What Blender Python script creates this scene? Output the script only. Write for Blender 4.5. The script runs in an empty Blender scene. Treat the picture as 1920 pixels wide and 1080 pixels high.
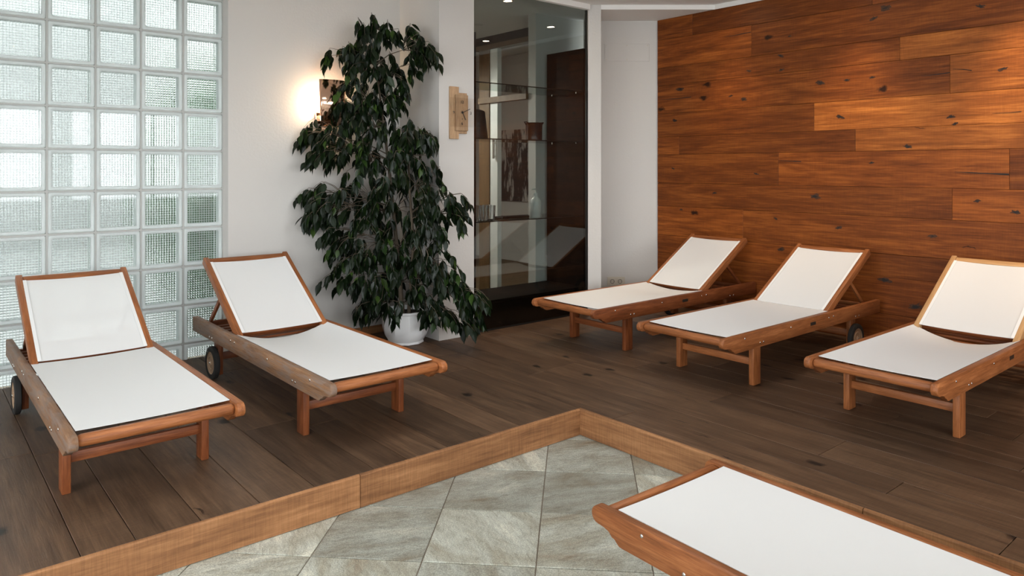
import bpy, bmesh, math, random
from mathutils import Vector, Matrix
random.seed(7)
R = math.radians
S = bpy.context.scene
C = S.collection

# ------------------------------------------------------------------ camera, world, light, exposure
F_PX, HORIZON, CAM_H, YAW = 1370.0, 315.0, 1.24, 50.0      # pixels in the 1920x1080 frame
cam = bpy.data.cameras.new('camera')
cam.sensor_width = 36.0
cam.lens = F_PX / 1920 * 36
cam.shift_y = -(540 - HORIZON) / 1920
cam.clip_start = 0.05
cam_o = bpy.data.objects.new('camera', cam)
cam_o.location = (0, 0, CAM_H)
cam_o.rotation_euler = (R(90), 0, R(-40))
C.objects.link(cam_o)
S.camera = cam_o

w = bpy.data.worlds.new('overcast_sky')
S.world = w
w.use_nodes = True
bg = w.node_tree.nodes['Background']
bg.inputs[0].default_value = (0.94, 0.97, 1.0, 1)
bg.inputs[1].default_value = 3.2
S.view_settings.view_transform = 'Standard'
S.view_settings.look = 'None'
S.view_settings.gamma = 1
S.view_settings.use_curve_mapping = False
S.view_settings.exposure = 1.65


def portal(name, loc, rot, sx, sy):
    l = bpy.data.lights.new(name, 'AREA')
    l.shape = 'RECTANGLE'
    l.size, l.size_y = sx, sy
    l.cycles.is_portal = True
    o = bpy.data.objects.new(name, l)
    o.location, o.rotation_euler = loc, rot
    C.objects.link(o)


# windows of the two walls behind the photographer (daylight)
WIN_Y = -3.0
WIN_X = -3.0
WINS_Y = [(-2.6, -0.6), (-0.3, 1.7), (2.0, 4.4)]       # x ranges in the wall y = -3
WINS_X = [(-2.2, 0.2), (0.6, 3.4)]                      # y ranges in the wall x = -3
for a, b in WINS_Y:
    portal('window_portal', ((a + b) / 2, WIN_Y - 0.05, 1.5), (R(90), 0, 0), b - a, 1.6)
for a, b in WINS_X:
    portal('window_portal', (WIN_X - 0.05, (a + b) / 2, 1.35), (R(90), 0, R(-90)), b - a, 1.9)

ADDED_ROOF_LIGHTS = [(1.0, 2.45, 0.43), (3.05, 2.5, 0.43)]     # invented square roof lights, for fill from above on the loungers: x, y, half size
for rx_, ry_, rh_ in ADDED_ROOF_LIGHTS:
    portal('added_roof_light_portal', (rx_, ry_, 2.78), (0, 0, 0), 2 * rh_, 2 * rh_)

SC, CC = math.sin(R(YAW)), math.cos(R(YAW))


def ray(x, y):
    u = (x - 960) / F_PX
    return Vector((u * SC + CC, -u * CC + SC, -(y - HORIZON) / F_PX))


def at_depth(x, y, d):
    p = ray(x, y) * d
    p.z += CAM_H
    return p


# ------------------------------------------------------------------ materials
def newmat(name):
    m = bpy.data.materials.new(name)
    m.use_nodes = True
    nt = m.node_tree
    return m, nt, nt.nodes['Principled BSDF'], nt.nodes['Material Output']


def nd(nt, t, **kw):
    n = nt.nodes.new(t)
    for k, v in kw.items():
        setattr(n, k, v)
    return n


def lk(nt, a, b):
    nt.links.new(a, b)


def plain(name, col, rough=0.5, metal=0.0, bump=0.0, bscale=40, spec=0.5):
    m, nt, p, out = newmat(name)
    p.inputs['Base Color'].default_value = (*col, 1)
    p.inputs['Roughness'].default_value = rough
    p.inputs['Metallic'].default_value = metal
    p.inputs['Specular IOR Level'].default_value = spec
    if bump:
        tc = nd(nt, 'ShaderNodeTexCoord')
        n = nd(nt, 'ShaderNodeTexNoise')
        n.inputs['Scale'].default_value = bscale
        n.inputs['Detail'].default_value = 6
        b = nd(nt, 'ShaderNodeBump')
        b.inputs['Strength'].default_value = bump
        b.inputs['Distance'].default_value = 0.01
        lk(nt, tc.outputs['Object'], n.inputs['Vector'])
        lk(nt, n.outputs['Fac'], b.inputs['Height'])
        lk(nt, b.outputs['Normal'], p.inputs['Normal'])
    return m


def mth(nt, op, a, b=None, c=None):
    n = nd(nt, 'ShaderNodeMath', operation=op)
    for i, v in enumerate((a, b, c)):
        if v is None:
            continue
        if isinstance(v, (int, float)):
            n.inputs[i].default_value = v
        else:
            lk(nt, v, n.inputs[i])
    return n.outputs[0]


def ramp(nt, fac, stops):
    r = nd(nt, 'ShaderNodeValToRGB')
    el = r.color_ramp.elements
    while len(el) < len(stops):
        el.new(0.5)
    for e, (p, c) in zip(el, stops):
        e.position = p
        e.color = (*c, 1)
    lk(nt, fac, r.inputs[0])
    return r.outputs[0]


def mixc(nt, fac, a, b, mode='MIX'):
    n = nd(nt, 'ShaderNodeMix', data_type='RGBA', blend_type=mode)
    for s, v in ((n.inputs[0], fac), (n.inputs[6], a), (n.inputs[7], b)):
        if isinstance(v, (int, float)):
            s.default_value = v
        elif isinstance(v, tuple):
            s.default_value = (*v, 1)
        else:
            lk(nt, v, s)
    return n.outputs[2]


def wood(name, dark, mid, light, rough=0.5, tone=0.35, knots=0.0, saw=0.0, scale=1.0, bump=0.25, wear=None, spec=0.35):
    """grain along the local x axis; every object gets its own offset and tone"""
    m, nt, p, out = newmat(name)
    tc = nd(nt, 'ShaderNodeTexCoord')
    oi = nd(nt, 'ShaderNodeObjectInfo')
    off = nd(nt, 'ShaderNodeVectorMath', operation='SCALE')
    comb = nd(nt, 'ShaderNodeCombineXYZ')
    comb.inputs[0].default_value, comb.inputs[1].default_value, comb.inputs[2].default_value = 37.1, 91.7, 13.3
    lk(nt, comb.outputs[0], off.inputs[0])
    lk(nt, oi.outputs['Random'], off.inputs['Scale'])
    add = nd(nt, 'ShaderNodeVectorMath', operation='ADD')
    lk(nt, tc.outputs['Object'], add.inputs[0])
    lk(nt, off.outputs[0], add.inputs[1])

    def mapped(sx, sy, sz):
        mp = nd(nt, 'ShaderNodeMapping')
        mp.inputs['Scale'].default_value = (sx * scale, sy * scale, sz * scale)
        lk(nt, add.outputs[0], mp.inputs['Vector'])
        return mp.outputs[0]

    def noise(vec, s, det=4, dist=0.0, ro=0.55):
        n = nd(nt, 'ShaderNodeTexNoise')
        n.inputs['Scale'].default_value = s
        n.inputs['Detail'].default_value = det
        n.inputs['Distortion'].default_value = dist
        n.inputs['Roughness'].default_value = ro
        lk(nt, vec, n.inputs['Vector'])
        return n.outputs['Fac']
    broad = noise(mapped(0.9, 7, 7), 1.6, 4, 1.1)
    fib = noise(mapped(5, 95, 95), 1.0, 5, 0.4, 0.65)
    band = noise(mapped(2.4, 30, 30), 1.0, 4, 0.9, 0.6)
    mix = mth(nt, 'ADD', mth(nt, 'ADD', mth(nt, 'MULTIPLY', broad, 0.38), mth(nt, 'MULTIPLY', band, 0.27)), mth(nt, 'MULTIPLY', fib, 0.35))
    col = ramp(nt, mix, [(0.36, dark), (0.5, mid), (0.65, light)])
    # tone per piece
    t = mth(nt, 'ADD', mth(nt, 'MULTIPLY', oi.outputs['Random'], tone), 1 - tone / 2)
    hsv = nd(nt, 'ShaderNodeHueSaturation')
    lk(nt, t, hsv.inputs['Value'])
    lk(nt, col, hsv.inputs['Color'])
    col = hsv.outputs[0]
    height = fib
    if saw:
        sw = noise(mapped(170, 9, 9), 1.0, 3, 0.0, 0.7)
        sw = mth(nt, 'MULTIPLY', mth(nt, 'SUBTRACT', sw, 0.5), saw)
        patch = noise(mapped(2.2, 3, 3), 1.0, 2)
        sw = mth(nt, 'MULTIPLY', sw, patch)
        f2 = nd(nt, 'ShaderNodeHueSaturation')
        lk(nt, mth(nt, 'ADD', sw, 1.0), f2.inputs['Value'])
        lk(nt, col, f2.inputs['Color'])
        col = f2.outputs[0]
        height = mth(nt, 'ADD', fib, sw)
    if knots:
        warp = nd(nt, 'ShaderNodeTexNoise')
        warp.inputs['Scale'].default_value = 22
        lk(nt, add.outputs[0], warp.inputs['Vector'])
        wv = nd(nt, 'ShaderNodeVectorMath', operation='SCALE')
        wv.inputs['Scale'].default_value = 0.055
        lk(nt, warp.outputs['Color'], wv.inputs[0])
        ad2 = nd(nt, 'ShaderNodeVectorMath', operation='ADD')
        lk(nt, add.outputs[0], ad2.inputs[0])
        lk(nt, wv.outputs[0], ad2.inputs[1])
        for sx, sy, rad, strength in ((2.0, 3.6, 0.09, 0.93), (0.9, 9.0, 0.045, 0.8)):
            mp = nd(nt, 'ShaderNodeMapping')
            mp.inputs['Scale'].default_value = (sx, sy, 0.0)
            lk(nt, ad2.outputs[0], mp.inputs['Vector'])
            v = nd(nt, 'ShaderNodeTexVoronoi', voronoi_dimensions='2D')
            v.inputs['Scale'].default_value = 1.0
            lk(nt, mp.outputs[0], v.inputs['Vector'])
            # only some cells hold a knot
            sel = mth(nt, 'GREATER_THAN', nd_sep(nt, v.outputs['Color']), 1 - knots)
            k = mth(nt, 'SUBTRACT', 1.0, mth(nt, 'MINIMUM', mth(nt, 'DIVIDE', v.outputs['Distance'], rad), 1.0))
            k = mth(nt, 'MULTIPLY', mth(nt, 'POWER', k, 0.8), sel)
            k = mth(nt, 'MINIMUM', mth(nt, 'MULTIPLY', k, 1.6 * strength), strength)
            col = mixc(nt, k, col, (dark[0] * 0.12, dark[1] * 0.12, dark[2] * 0.12))
    if wear:
        wn = noise(mapped(1.6, 5, 9), 2.2, 5, 0.6)
        wf = ramp(nt, wn, [(0.42, (0, 0, 0)), (0.62, (1, 1, 1))])
        col = mixc(nt, mth(nt, 'MULTIPLY', wf, 0.75), col, wear)
    lk(nt, col, p.inputs['Base Color'])
    p.inputs['Roughness'].default_value = rough
    p.inputs['Specular IOR Level'].default_value = spec
    b = nd(nt, 'ShaderNodeBump')
    b.inputs['Strength'].default_value = bump
    b.inputs['Distance'].default_value = 0.004
    lk(nt, height, b.inputs['Height'])
    lk(nt, b.outputs['Normal'], p.inputs['Normal'])
    return m


def nd_sep(nt, colout):
    s = nd(nt, 'ShaderNodeSeparateColor')
    lk(nt, colout, s.inputs[0])
    return s.outputs[0]


M = {}
M['wall_wood'] = wood('smoked_oak_wall', (0.0807, 0.0190, 0.0027), (0.1729, 0.0442, 0.0067), (0.3150, 0.0920, 0.0153), 0.5, 0.55, 0.10, 0.8, spec=0.2)
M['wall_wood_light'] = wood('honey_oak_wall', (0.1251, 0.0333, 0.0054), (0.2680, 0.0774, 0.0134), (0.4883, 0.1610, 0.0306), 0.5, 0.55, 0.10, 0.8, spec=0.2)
M['floor_wood'] = wood('smoked_oak_floor', (0.0474, 0.0254, 0.0134), (0.0891, 0.0493, 0.0268), (0.1469, 0.0837, 0.0463), 0.5, 0.55, 0.3, 0.9, spec=0.3)
M['riser_wood'] = wood('sawn_oak_riser', (0.1555, 0.0660, 0.0253), (0.2851, 0.1296, 0.0517), (0.4406, 0.2160, 0.0929), 0.6, 0.2, 0.1, 1.4)
M['teak'] = wood('oiled_teak', (0.1448, 0.0446, 0.0124), (0.2706, 0.0892, 0.0269), (0.4279, 0.1611, 0.0556), 0.45, 0.25, 0, 0, 2.2)
M['teak_red'] = wood('red_brown_teak', (0.0928, 0.0241, 0.0073), (0.1795, 0.0503, 0.0150), (0.2970, 0.0964, 0.0319), 0.45, 0.25, 0, 0, 2.2)
M['teak_pale'] = wood('pale_teak', (0.36, 0.19, 0.075), (0.47, 0.26, 0.11), (0.58, 0.35, 0.17), 0.5, 0.15, 0, 0, 2.2)
M['teak_worn'] = wood('weathered_teak', (0.1200, 0.0558, 0.0255), (0.2100, 0.1070, 0.0527), (0.3300, 0.1860, 0.1020), 0.6, 0.2, 0, 0, 2.2, 0.35, (0.22, 0.165, 0.135))
M['dark_wood'] = wood('dark_stained_wood', (0.005, 0.003, 0.0022), (0.011, 0.006, 0.004), (0.026, 0.013, 0.008), 0.6, 0.3, spec=0.08)
M['mid_wood'] = wood('light_brown_wood', (0.09, 0.05, 0.02), (0.14, 0.08, 0.035), (0.19, 0.115, 0.055), 0.5, 0.2)
M['clock_wood'] = wood('clock_oak', (0.25, 0.15, 0.08), (0.38, 0.24, 0.135), (0.5, 0.34, 0.2), 0.55, 0.4, 0, 0, 4)
M['white_wall'] = plain('white_plaster', (0.57, 0.545, 0.515), 0.85, 0, 0.12, 60, 0.2)
M['white_ceiling'] = plain('white_ceiling_paint', (0.80, 0.78, 0.75), 0.9, 0, 0, 0, 0.2)
M['white_paint'] = plain('white_gloss_paint', (0.78, 0.78, 0.76), 0.4)
M['mortar'] = plain('grey_mortar', (0.44, 0.44, 0.42), 0.9, 0, 0.3, 120, 0.2)
M['grout'] = plain('brown_grout', (0.20, 0.16, 0.12), 0.95)
M['steel'] = plain('stainless_steel', (0.62, 0.61, 0.58), 0.25, 1.0)
M['black'] = plain('black_metal', (0.012, 0.011, 0.010), 0.4)
M['rubber'] = plain('black_rubber', (0.016, 0.015, 0.014), 0.75)
M['hub'] = plain('tan_hub_plastic', (0.36, 0.24, 0.15), 0.5)
M['plate'] = plain('dark_name_plate', (0.02, 0.016, 0.012), 0.4)
M['ink'] = plain('black_print', (0.01, 0.01, 0.01), 0.6)
M['pot'] = plain('white_glazed_pot', (0.86, 0.86, 0.86), 0.35)
M['soil'] = plain('potting_soil', (0.02, 0.013, 0.008), 0.95, 0, 0.8, 60)
M['bark'] = plain('grey_brown_bark', (0.10, 0.075, 0.05), 0.85, 0, 0.5, 60)
M['beige_plastic'] = plain('beige_plastic', (0.55, 0.49, 0.40), 0.45)
M['copper'] = plain('polished_copper', (0.80, 0.52, 0.38), 0.12, 1.0)
M['enamel'] = plain('dark_red_enamel', (0.045, 0.012, 0.010), 0.25)
M['white_plastic'] = plain('white_plastic', (0.66, 0.66, 0.64), 0.35)
M['paving'] = plain('grey_paving', (0.26, 0.262, 0.255), 0.9, 0, 0.3, 10)
M['render_wall'] = plain('grey_render', (0.165, 0.17, 0.165), 0.9)
M['shrub_leaf'] = plain('shrub_green', (0.055, 0.14, 0.055), 0.6)


def leafmat():
    m, nt, p, out = newmat('ficus_leaf')
    g = nd(nt, 'ShaderNodeNewGeometry')
    col = ramp(nt, g.outputs['Random Per Island'], [(0.0, (0.004, 0.009, 0.003)), (0.75, (0.008, 0.018, 0.005)),
                                                    (0.93, (0.018, 0.042, 0.008)), (1.0, (0.055, 0.10, 0.018))])
    oi = nd(nt, 'ShaderNodeObjectInfo')
    hs = nd(nt, 'ShaderNodeHueSaturation')
    lk(nt, mth(nt, 'ADD', mth(nt, 'MULTIPLY', oi.outputs['Random'], 0.5), 0.75), hs.inputs['Value'])
    lk(nt, col, hs.inputs['Color'])
    lk(nt, hs.outputs[0], p.inputs['Base Color'])
    p.inputs['Roughness'].default_value = 0.33
    p.inputs['Specular IOR Level'].default_value = 0.28
    tr = nd(nt, 'ShaderNodeBsdfTranslucent')
    lk(nt, hs.outputs[0], tr.inputs[0])
    mx = nd(nt, 'ShaderNodeMixShader')
    mx.inputs[0].default_value = 0.2
    lk(nt, p.outputs[0], mx.inputs[1])
    lk(nt, tr.outputs[0], mx.inputs[2])
    lk(nt, mx.outputs[0], out.inputs[0])
    return m


M['leaf'] = leafmat()


def tilemat():
    m, nt, p, out = newmat('green_grey_quartzite')
    tc = nd(nt, 'ShaderNodeTexCoord')
    oi = nd(nt, 'ShaderNodeObjectInfo')
    rot = nd(nt, 'ShaderNodeVectorRotate', rotation_type='Z_AXIS')
    lk(nt, tc.outputs['Object'], rot.inputs['Vector'])
    st = mth(nt, 'ADD', mth(nt, 'MULTIPLY', mth(nt, 'FLOOR', mth(nt, 'MULTIPLY', oi.outputs['Random'], 3.99)), 1.5708), 0.35)
    lk(nt, st, rot.inputs['Angle'])
    add = nd(nt, 'ShaderNodeVectorMath', operation='ADD')
    cmb = nd(nt, 'ShaderNodeCombineXYZ')
    for i in range(3):
        lk(nt, mth(nt, 'MULTIPLY', oi.outputs['Random'], (51.3, 77.7, 31.1)[i]), cmb.inputs[i])
    lk(nt, rot.outputs[0], add.inputs[0])
    lk(nt, cmb.outputs[0], add.inputs[1])

    def noise(sc, s, det, dist=0.0, ro=0.6):
        mp = nd(nt, 'ShaderNodeMapping')
        mp.inputs['Scale'].default_value = sc
        lk(nt, add.outputs[0], mp.inputs['Vector'])
        n = nd(nt, 'ShaderNodeTexNoise')
        n.inputs['Scale'].default_value = s
        n.inputs['Detail'].default_value = det
        n.inputs['Distortion'].default_value = dist
        n.inputs['Roughness'].default_value = ro
        lk(nt, mp.outputs[0], n.inputs['Vector'])
        return n.outputs['Fac']
    cloud = noise((1.2, 3.2, 1), 1.7, 4, 0.8)
    vein = noise((20, 60, 1), 1.0, 5, 0.9, 0.7)
    grit = noise((1, 1, 1), 210, 3, 0, 0.7)
    col = ramp(nt, cloud, [(0.28, (0.23, 0.18, 0.12)), (0.40, (0.30, 0.285, 0.225)), (0.56, (0.41, 0.42, 0.365)), (0.74, (0.60, 0.58, 0.48))])
    v = ramp(nt, vein, [(0.33, (0.55, 0.52, 0.47)), (0.52, (1, 1, 1)), (0.72, (1.3, 1.3, 1.25))])
    col = mixc(nt, 0.6, col, v, 'MULTIPLY')
    gr = ramp(nt, grit, [(0.35, (0.6, 0.6, 0.6)), (0.5, (1, 1, 1)), (0.68, (1.5, 1.5, 1.45))])
    col = mixc(nt, 0.8, col, gr, 'MULTIPLY')
    hs = nd(nt, 'ShaderNodeHueSaturation')
    lk(nt, mth(nt, 'ADD', mth(nt, 'MULTIPLY', oi.outputs['Random'], 0.5), 0.78), hs.inputs['Value'])
    lk(nt, col, hs.inputs['Color'])
    lk(nt, hs.outputs[0], p.inputs['Base Color'])
    p.inputs['Roughness'].default_value = 0.5
    b = nd(nt, 'ShaderNodeBump')
    b.inputs['Strength'].default_value = 0.4
    b.inputs['Distance'].default_value = 0.004
    lk(nt, mth(nt, 'ADD', vein, mth(nt, 'MULTIPLY', grit, 0.6)), b.inputs['Height'])
    lk(nt, b.outputs['Normal'], p.inputs['Normal'])
    return m


M['tile'] = tilemat()


def slingmat(name, open_):
    m, nt, p, out = newmat(name)
    p.inputs['Base Color'].default_value = (0.92, 0.92, 0.91, 1)
    p.inputs['Roughness'].default_value = 0.6
    p.inputs['Specular IOR Level'].default_value = 0.25
    tc = nd(nt, 'ShaderNodeTexCoord')
    ck = nd(nt, 'ShaderNodeTexChecker')
    ck.inputs['Scale'].default_value = 700
    lk(nt, tc.outputs['Object'], ck.inputs['Vector'])
    b = nd(nt, 'ShaderNodeBump')
    b.inputs['Strength'].default_value = 0.08
    b.inputs['Distance'].default_value = 0.001
    lk(nt, ck.outputs['Fac'], b.inputs['Height'])
    lk(nt, b.outputs['Normal'], p.inputs['Normal'])
    tl = nd(nt, 'ShaderNodeBsdfTranslucent')
    tl.inputs[0].default_value = (0.8, 0.8, 0.79, 1)
    tr = nd(nt, 'ShaderNodeBsdfTransparent')
    m1 = nd(nt, 'ShaderNodeMixShader')
    m1.inputs[0].default_value = 0.12
    lk(nt, p.outputs[0], m1.inputs[1])
    lk(nt, tl.outputs[0], m1.inputs[2])
    m2 = nd(nt, 'ShaderNodeMixShader')
    m2.inputs[0].default_value = open_       # open mesh
    lk(nt, m1.outputs[0], m2.inputs[1])
    lk(nt, tr.outputs[0], m2.inputs[2])
    lk(nt, m2.outputs[0], out.inputs[0])
    return m


M['sling'] = slingmat('white_mesh_sling', 0.13)
M['sling_back'] = slingmat('white_mesh_sling_dimmed', 0.30)  # same fabric as the seat, more see-through to dim the bright backs
M['hem'] = plain('white_sling_hem', (0.76, 0.76, 0.75), 0.6)


def panemat(name, tint, refl=1.0):
    """thin architectural pane: Fresnel reflection over tinted see-through"""
    m, nt, p, out = newmat(name)
    nt.nodes.remove(p)
    lw = nd(nt, 'ShaderNodeLayerWeight')
    lw.inputs['Blend'].default_value = 0.5
    fr = mth(nt, 'ADD', mth(nt, 'MULTIPLY', mth(nt, 'POWER', lw.outputs['Facing'], 5.0), 0.95), 0.045)
    tr = nd(nt, 'ShaderNodeBsdfTransparent')
    tr.inputs[0].default_value = (*tint, 1)
    gl = nd(nt, 'ShaderNodeBsdfGlossy')
    gl.inputs['Roughness'].default_value = 0.0
    mx = nd(nt, 'ShaderNodeMixShader')
    lk(nt, mth(nt, 'MINIMUM', mth(nt, 'MULTIPLY', fr, refl), 1.0), mx.inputs[0])
    lk(nt, tr.outputs[0], mx.inputs[1])
    lk(nt, gl.outputs[0], mx.inputs[2])
    lk(nt, mx.outputs[0], out.inputs[0])
    return m


M['pane'] = panemat('clear_pane', (0.97, 0.98, 0.98))
M['cab_pane'] = panemat('tinted_cabinet_pane', (0.68, 0.72, 0.71), 1.3)
M['acrylic'] = panemat('clear_acrylic', (0.975, 0.98, 0.975))
M['shelf_glass'] = panemat('green_edge_glass', (0.80, 0.88, 0.85))


def glassmat(name, col, rough=0.0, ior=1.45):
    m, nt, p, out = newmat(name)
    nt.nodes.remove(p)
    g = nd(nt, 'ShaderNodeBsdfGlass')
    g.inputs['Color'].default_value = (*col, 1)
    g.inputs['Roughness'].default_value = rough
    g.inputs['IOR'].default_value = ior
    lk(nt, g.outputs[0], out.inputs[0])
    return m


M['block_glass'] = glassmat('ribbed_block_glass', (0.975, 0.99, 0.985), 0.02)
M['tumbler_glass'] = glassmat('tumbler_glass', (0.95, 0.95, 0.95))


def rimmat():
    m, nt, p, out = newmat('frosted_block_edge')
    p.inputs['Base Color'].default_value = (0.88, 0.91, 0.90, 1)
    p.inputs['Roughness'].default_value = 0.25
    tl = nd(nt, 'ShaderNodeBsdfTranslucent')
    tl.inputs[0].default_value = (0.94, 0.97, 0.96, 1)
    mx = nd(nt, 'ShaderNodeMixShader')
    mx.inputs[0].default_value = 0.7
    lk(nt, p.outputs[0], mx.inputs[1])
    lk(nt, tl.outputs[0], mx.inputs[2])
    lk(nt, mx.outputs[0], out.inputs[0])
    return m


M['rim'] = rimmat()


def emit(name, col, s):
    m, nt, p, out = newmat(name)
    p.inputs['Base Color'].default_value = (*col, 1)
    p.inputs['Emission Color'].default_value = (*col, 1)
    p.inputs['Emission Strength'].default_value = s
    return m


M['lamp_on'] = emit('warm_lamp_lens', (1.0, 0.80, 0.55), 40)
M['bulb_on'] = emit('warm_bulb', (1.0, 0.78, 0.52), 60)
M['lamp_off'] = plain('unlit_lamp_lens', (0.08, 0.08, 0.08), 0.2)


def paintingmat():
    m, nt, p, out = newmat('abstract_black_white_canvas')
    tc = nd(nt, 'ShaderNodeTexCoord')
    mp = nd(nt, 'ShaderNodeMapping')
    mp.inputs['Rotation'].default_value = (0, 0, 0.7)
    mp.inputs['Scale'].default_value = (1.8, 4.2, 1)
    lk(nt, tc.outputs['Object'], mp.inputs['Vector'])
    n = nd(nt, 'ShaderNodeTexNoise')
    n.inputs['Scale'].default_value = 1.5
    n.inputs['Detail'].default_value = 6
    n.inputs['Roughness'].default_value = 0.7
    lk(nt, mp.outputs[0], n.inputs['Vector'])
    lk(nt, ramp(nt, n.outputs['Fac'], [(0.47, (0.012, 0.012, 0.014)), (0.53, (0.45, 0.43, 0.40))]), p.inputs['Base Color'])
    p.inputs['Roughness'].default_value = 0.7
    return m


M['canvas'] = paintingmat()


# ------------------------------------------------------------------ mesh helpers
def new_obj(name, me, mat, parent=None, loc=None, rot=None):
    o = bpy.data.objects.new(name, me)
    if mat is not None and len(me.materials) == 0:
        me.materials.append(M[mat])
    if loc is not None:
        o.location = loc
    if rot is not None:
        o.rotation_euler = rot
    C.objects.link(o)
    if parent is not None:
        o.parent = parent
    return o


def mesh_from(bm, name, smooth=False):
    me = bpy.data.meshes.new(name)
    bm.normal_update()
    bm.to_mesh(me)
    bm.free()
    if smooth:
        for p in me.polygons:
            p.use_smooth = True
    return me


def smooth_angle(me, deg=40):
    for p in me.polygons:
        p.use_smooth = True
    me.set_sharp_from_angle(angle=R(deg))


def box_bm(bm, x0, x1, y0, y1, z0, z1, bev=0.0, seg=1):
    vs = [bm.verts.new(v) for v in ((x0, y0, z0), (x1, y0, z0), (x1, y1, z0), (x0, y1, z0),
                                    (x0, y0, z1), (x1, y0, z1), (x1, y1, z1), (x0, y1, z1))]
    fs = [bm.faces.new([vs[i] for i in f]) for f in ((3, 2, 1, 0), (4, 5, 6, 7), (0, 1, 5, 4), (1, 2, 6, 5), (2, 3, 7, 6), (3, 0, 4, 7))]
    if bev:
        es = list({e for f in fs for e in f.edges})
        bmesh.ops.bevel(bm, geom=es, offset=bev, segments=seg, profile=0.5, affect='EDGES')


def box(name, x0, x1, y0, y1, z0, z1, mat, parent=None, bev=0.0, seg=1, centre=True):
    """a box mesh whose origin sits at its centre"""
    bm = bmesh.new()
    cx, cy, cz = ((x0 + x1) / 2, (y0 + y1) / 2, (z0 + z1) / 2) if centre else (0, 0, 0)
    box_bm(bm, x0 - cx, x1 - cx, y0 - cy, y1 - cy, z0 - cz, z1 - cz, bev, seg)
    me = mesh_from(bm, name)
    return new_obj(name, me, mat, parent, (cx, cy, cz))


def prism(name, pts, z0, z1, mat, parent=None):
    bm = bmesh.new()
    a = sum((pts[i][0] * pts[(i + 1) % len(pts)][1] - pts[(i + 1) % len(pts)][0] * pts[i][1]) for i in range(len(pts)))
    if a < 0:
        pts = pts[::-1]
    lo = [bm.verts.new((x, y, z0)) for x, y in pts]
    hi = [bm.verts.new((x, y, z1)) for x, y in pts]
    bm.faces.new(lo[::-1])
    bm.faces.new(hi)
    n = len(pts)
    for i in range(n):
        bm.faces.new((lo[i], lo[(i + 1) % n], hi[(i + 1) % n], hi[i]))
    return new_obj(name, mesh_from(bm, name), mat, parent)


def lathe_bm(bm, prof, seg=24, axis='Z', facet=0.0, cap=True):
    rings = []
    for r, z in prof:
        ring = []
        for k in range(seg):
            a = 2 * math.pi * k / seg
            c, s = r * math.cos(a), r * math.sin(a)
            ring.append(bm.verts.new((c, s, z) if axis == 'Z' else (c, z, s)))
        rings.append(ring)
    for a, b in zip(rings, rings[1:]):
        for k in range(seg):
            q = (a[k], a[(k + 1) % seg], b[(k + 1) % seg], b[k])
            bm.faces.new(q if axis == 'Z' else q[::-1])
    if cap:
        bm.faces.new(rings[0][::-1] if axis == 'Z' else rings[0])
        bm.faces.new(rings[-1] if axis == 'Z' else rings[-1][::-1])


def lathe(name, prof, mat, parent=None, loc=(0, 0, 0), seg=24, axis='Z', cap=True, sm=40):
    bm = bmesh.new()
    lathe_bm(bm, prof, seg, axis, cap=cap)
    bmesh.ops.recalc_face_normals(bm, faces=bm.faces)
    me = mesh_from(bm, name)
    if sm:
        smooth_angle(me, sm)
    return new_obj(name, me, mat, parent, loc)


def tube_bm(bm, pts, rads, seg=6):
    pts = [Vector(p) for p in pts]
    rings = []
    for i, p in enumerate(pts):
        t = (pts[min(i + 1, len(pts) - 1)] - pts[max(i - 1, 0)]).normalized()
        up = Vector((0, 0, 1)) if abs(t.z) < 0.9 else Vector((1, 0, 0))
        a = t.cross(up).normalized()
        b = t.cross(a)
        r = rads[i] if isinstance(rads, (list, tuple)) else rads
        rings.append([bm.verts.new(p + (a * math.cos(2 * math.pi * k / seg) + b * math.sin(2 * math.pi * k / seg)) * r) for k in range(seg)])
    for a, b in zip(rings, rings[1:]):
        for k in range(seg):
            bm.faces.new((a[k], a[(k + 1) % seg], b[(k + 1) % seg], b[k]))
    bm.faces.new(rings[0][::-1])
    bm.faces.new(rings[-1])


def tube(name, pts, rads, mat, parent=None, seg=8):
    bm = bmesh.new()
    tube_bm(bm, pts, rads, seg)
    bmesh.ops.recalc_face_normals(bm, faces=bm.faces)
    me = mesh_from(bm, name)
    smooth_angle(me, 50)
    return new_obj(name, me, mat, parent)


def empty(name, loc=(0, 0, 0), rz=0.0):
    o = bpy.data.objects.new(name, None)
    o.location = loc
    o.rotation_euler = (0, 0, rz)
    o.empty_display_size = 0.1
    C.objects.link(o)
    return o


def tag(o, label=None, cat=None, group=None, kind=None):
    if label:
        o['label'] = label
    if cat:
        o['category'] = cat
    if group:
        o['group'] = group
    if kind:
        o['kind'] = kind
    return o


def struct(o, label=None):
    o['kind'] = 'structure'
    if label:
        o['label'] = label
    return o


# ------------------------------------------------------------------ setting: dimensions
X_STEP, Y_STEP, Z_TILE = 2.702, 2.672, -0.136
Y_GLASS, Y_WALL, X_WOOD = 4.974, 4.885, 5.34
Z_TOP, Z_CEIL = 2.595, 2.635

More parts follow.
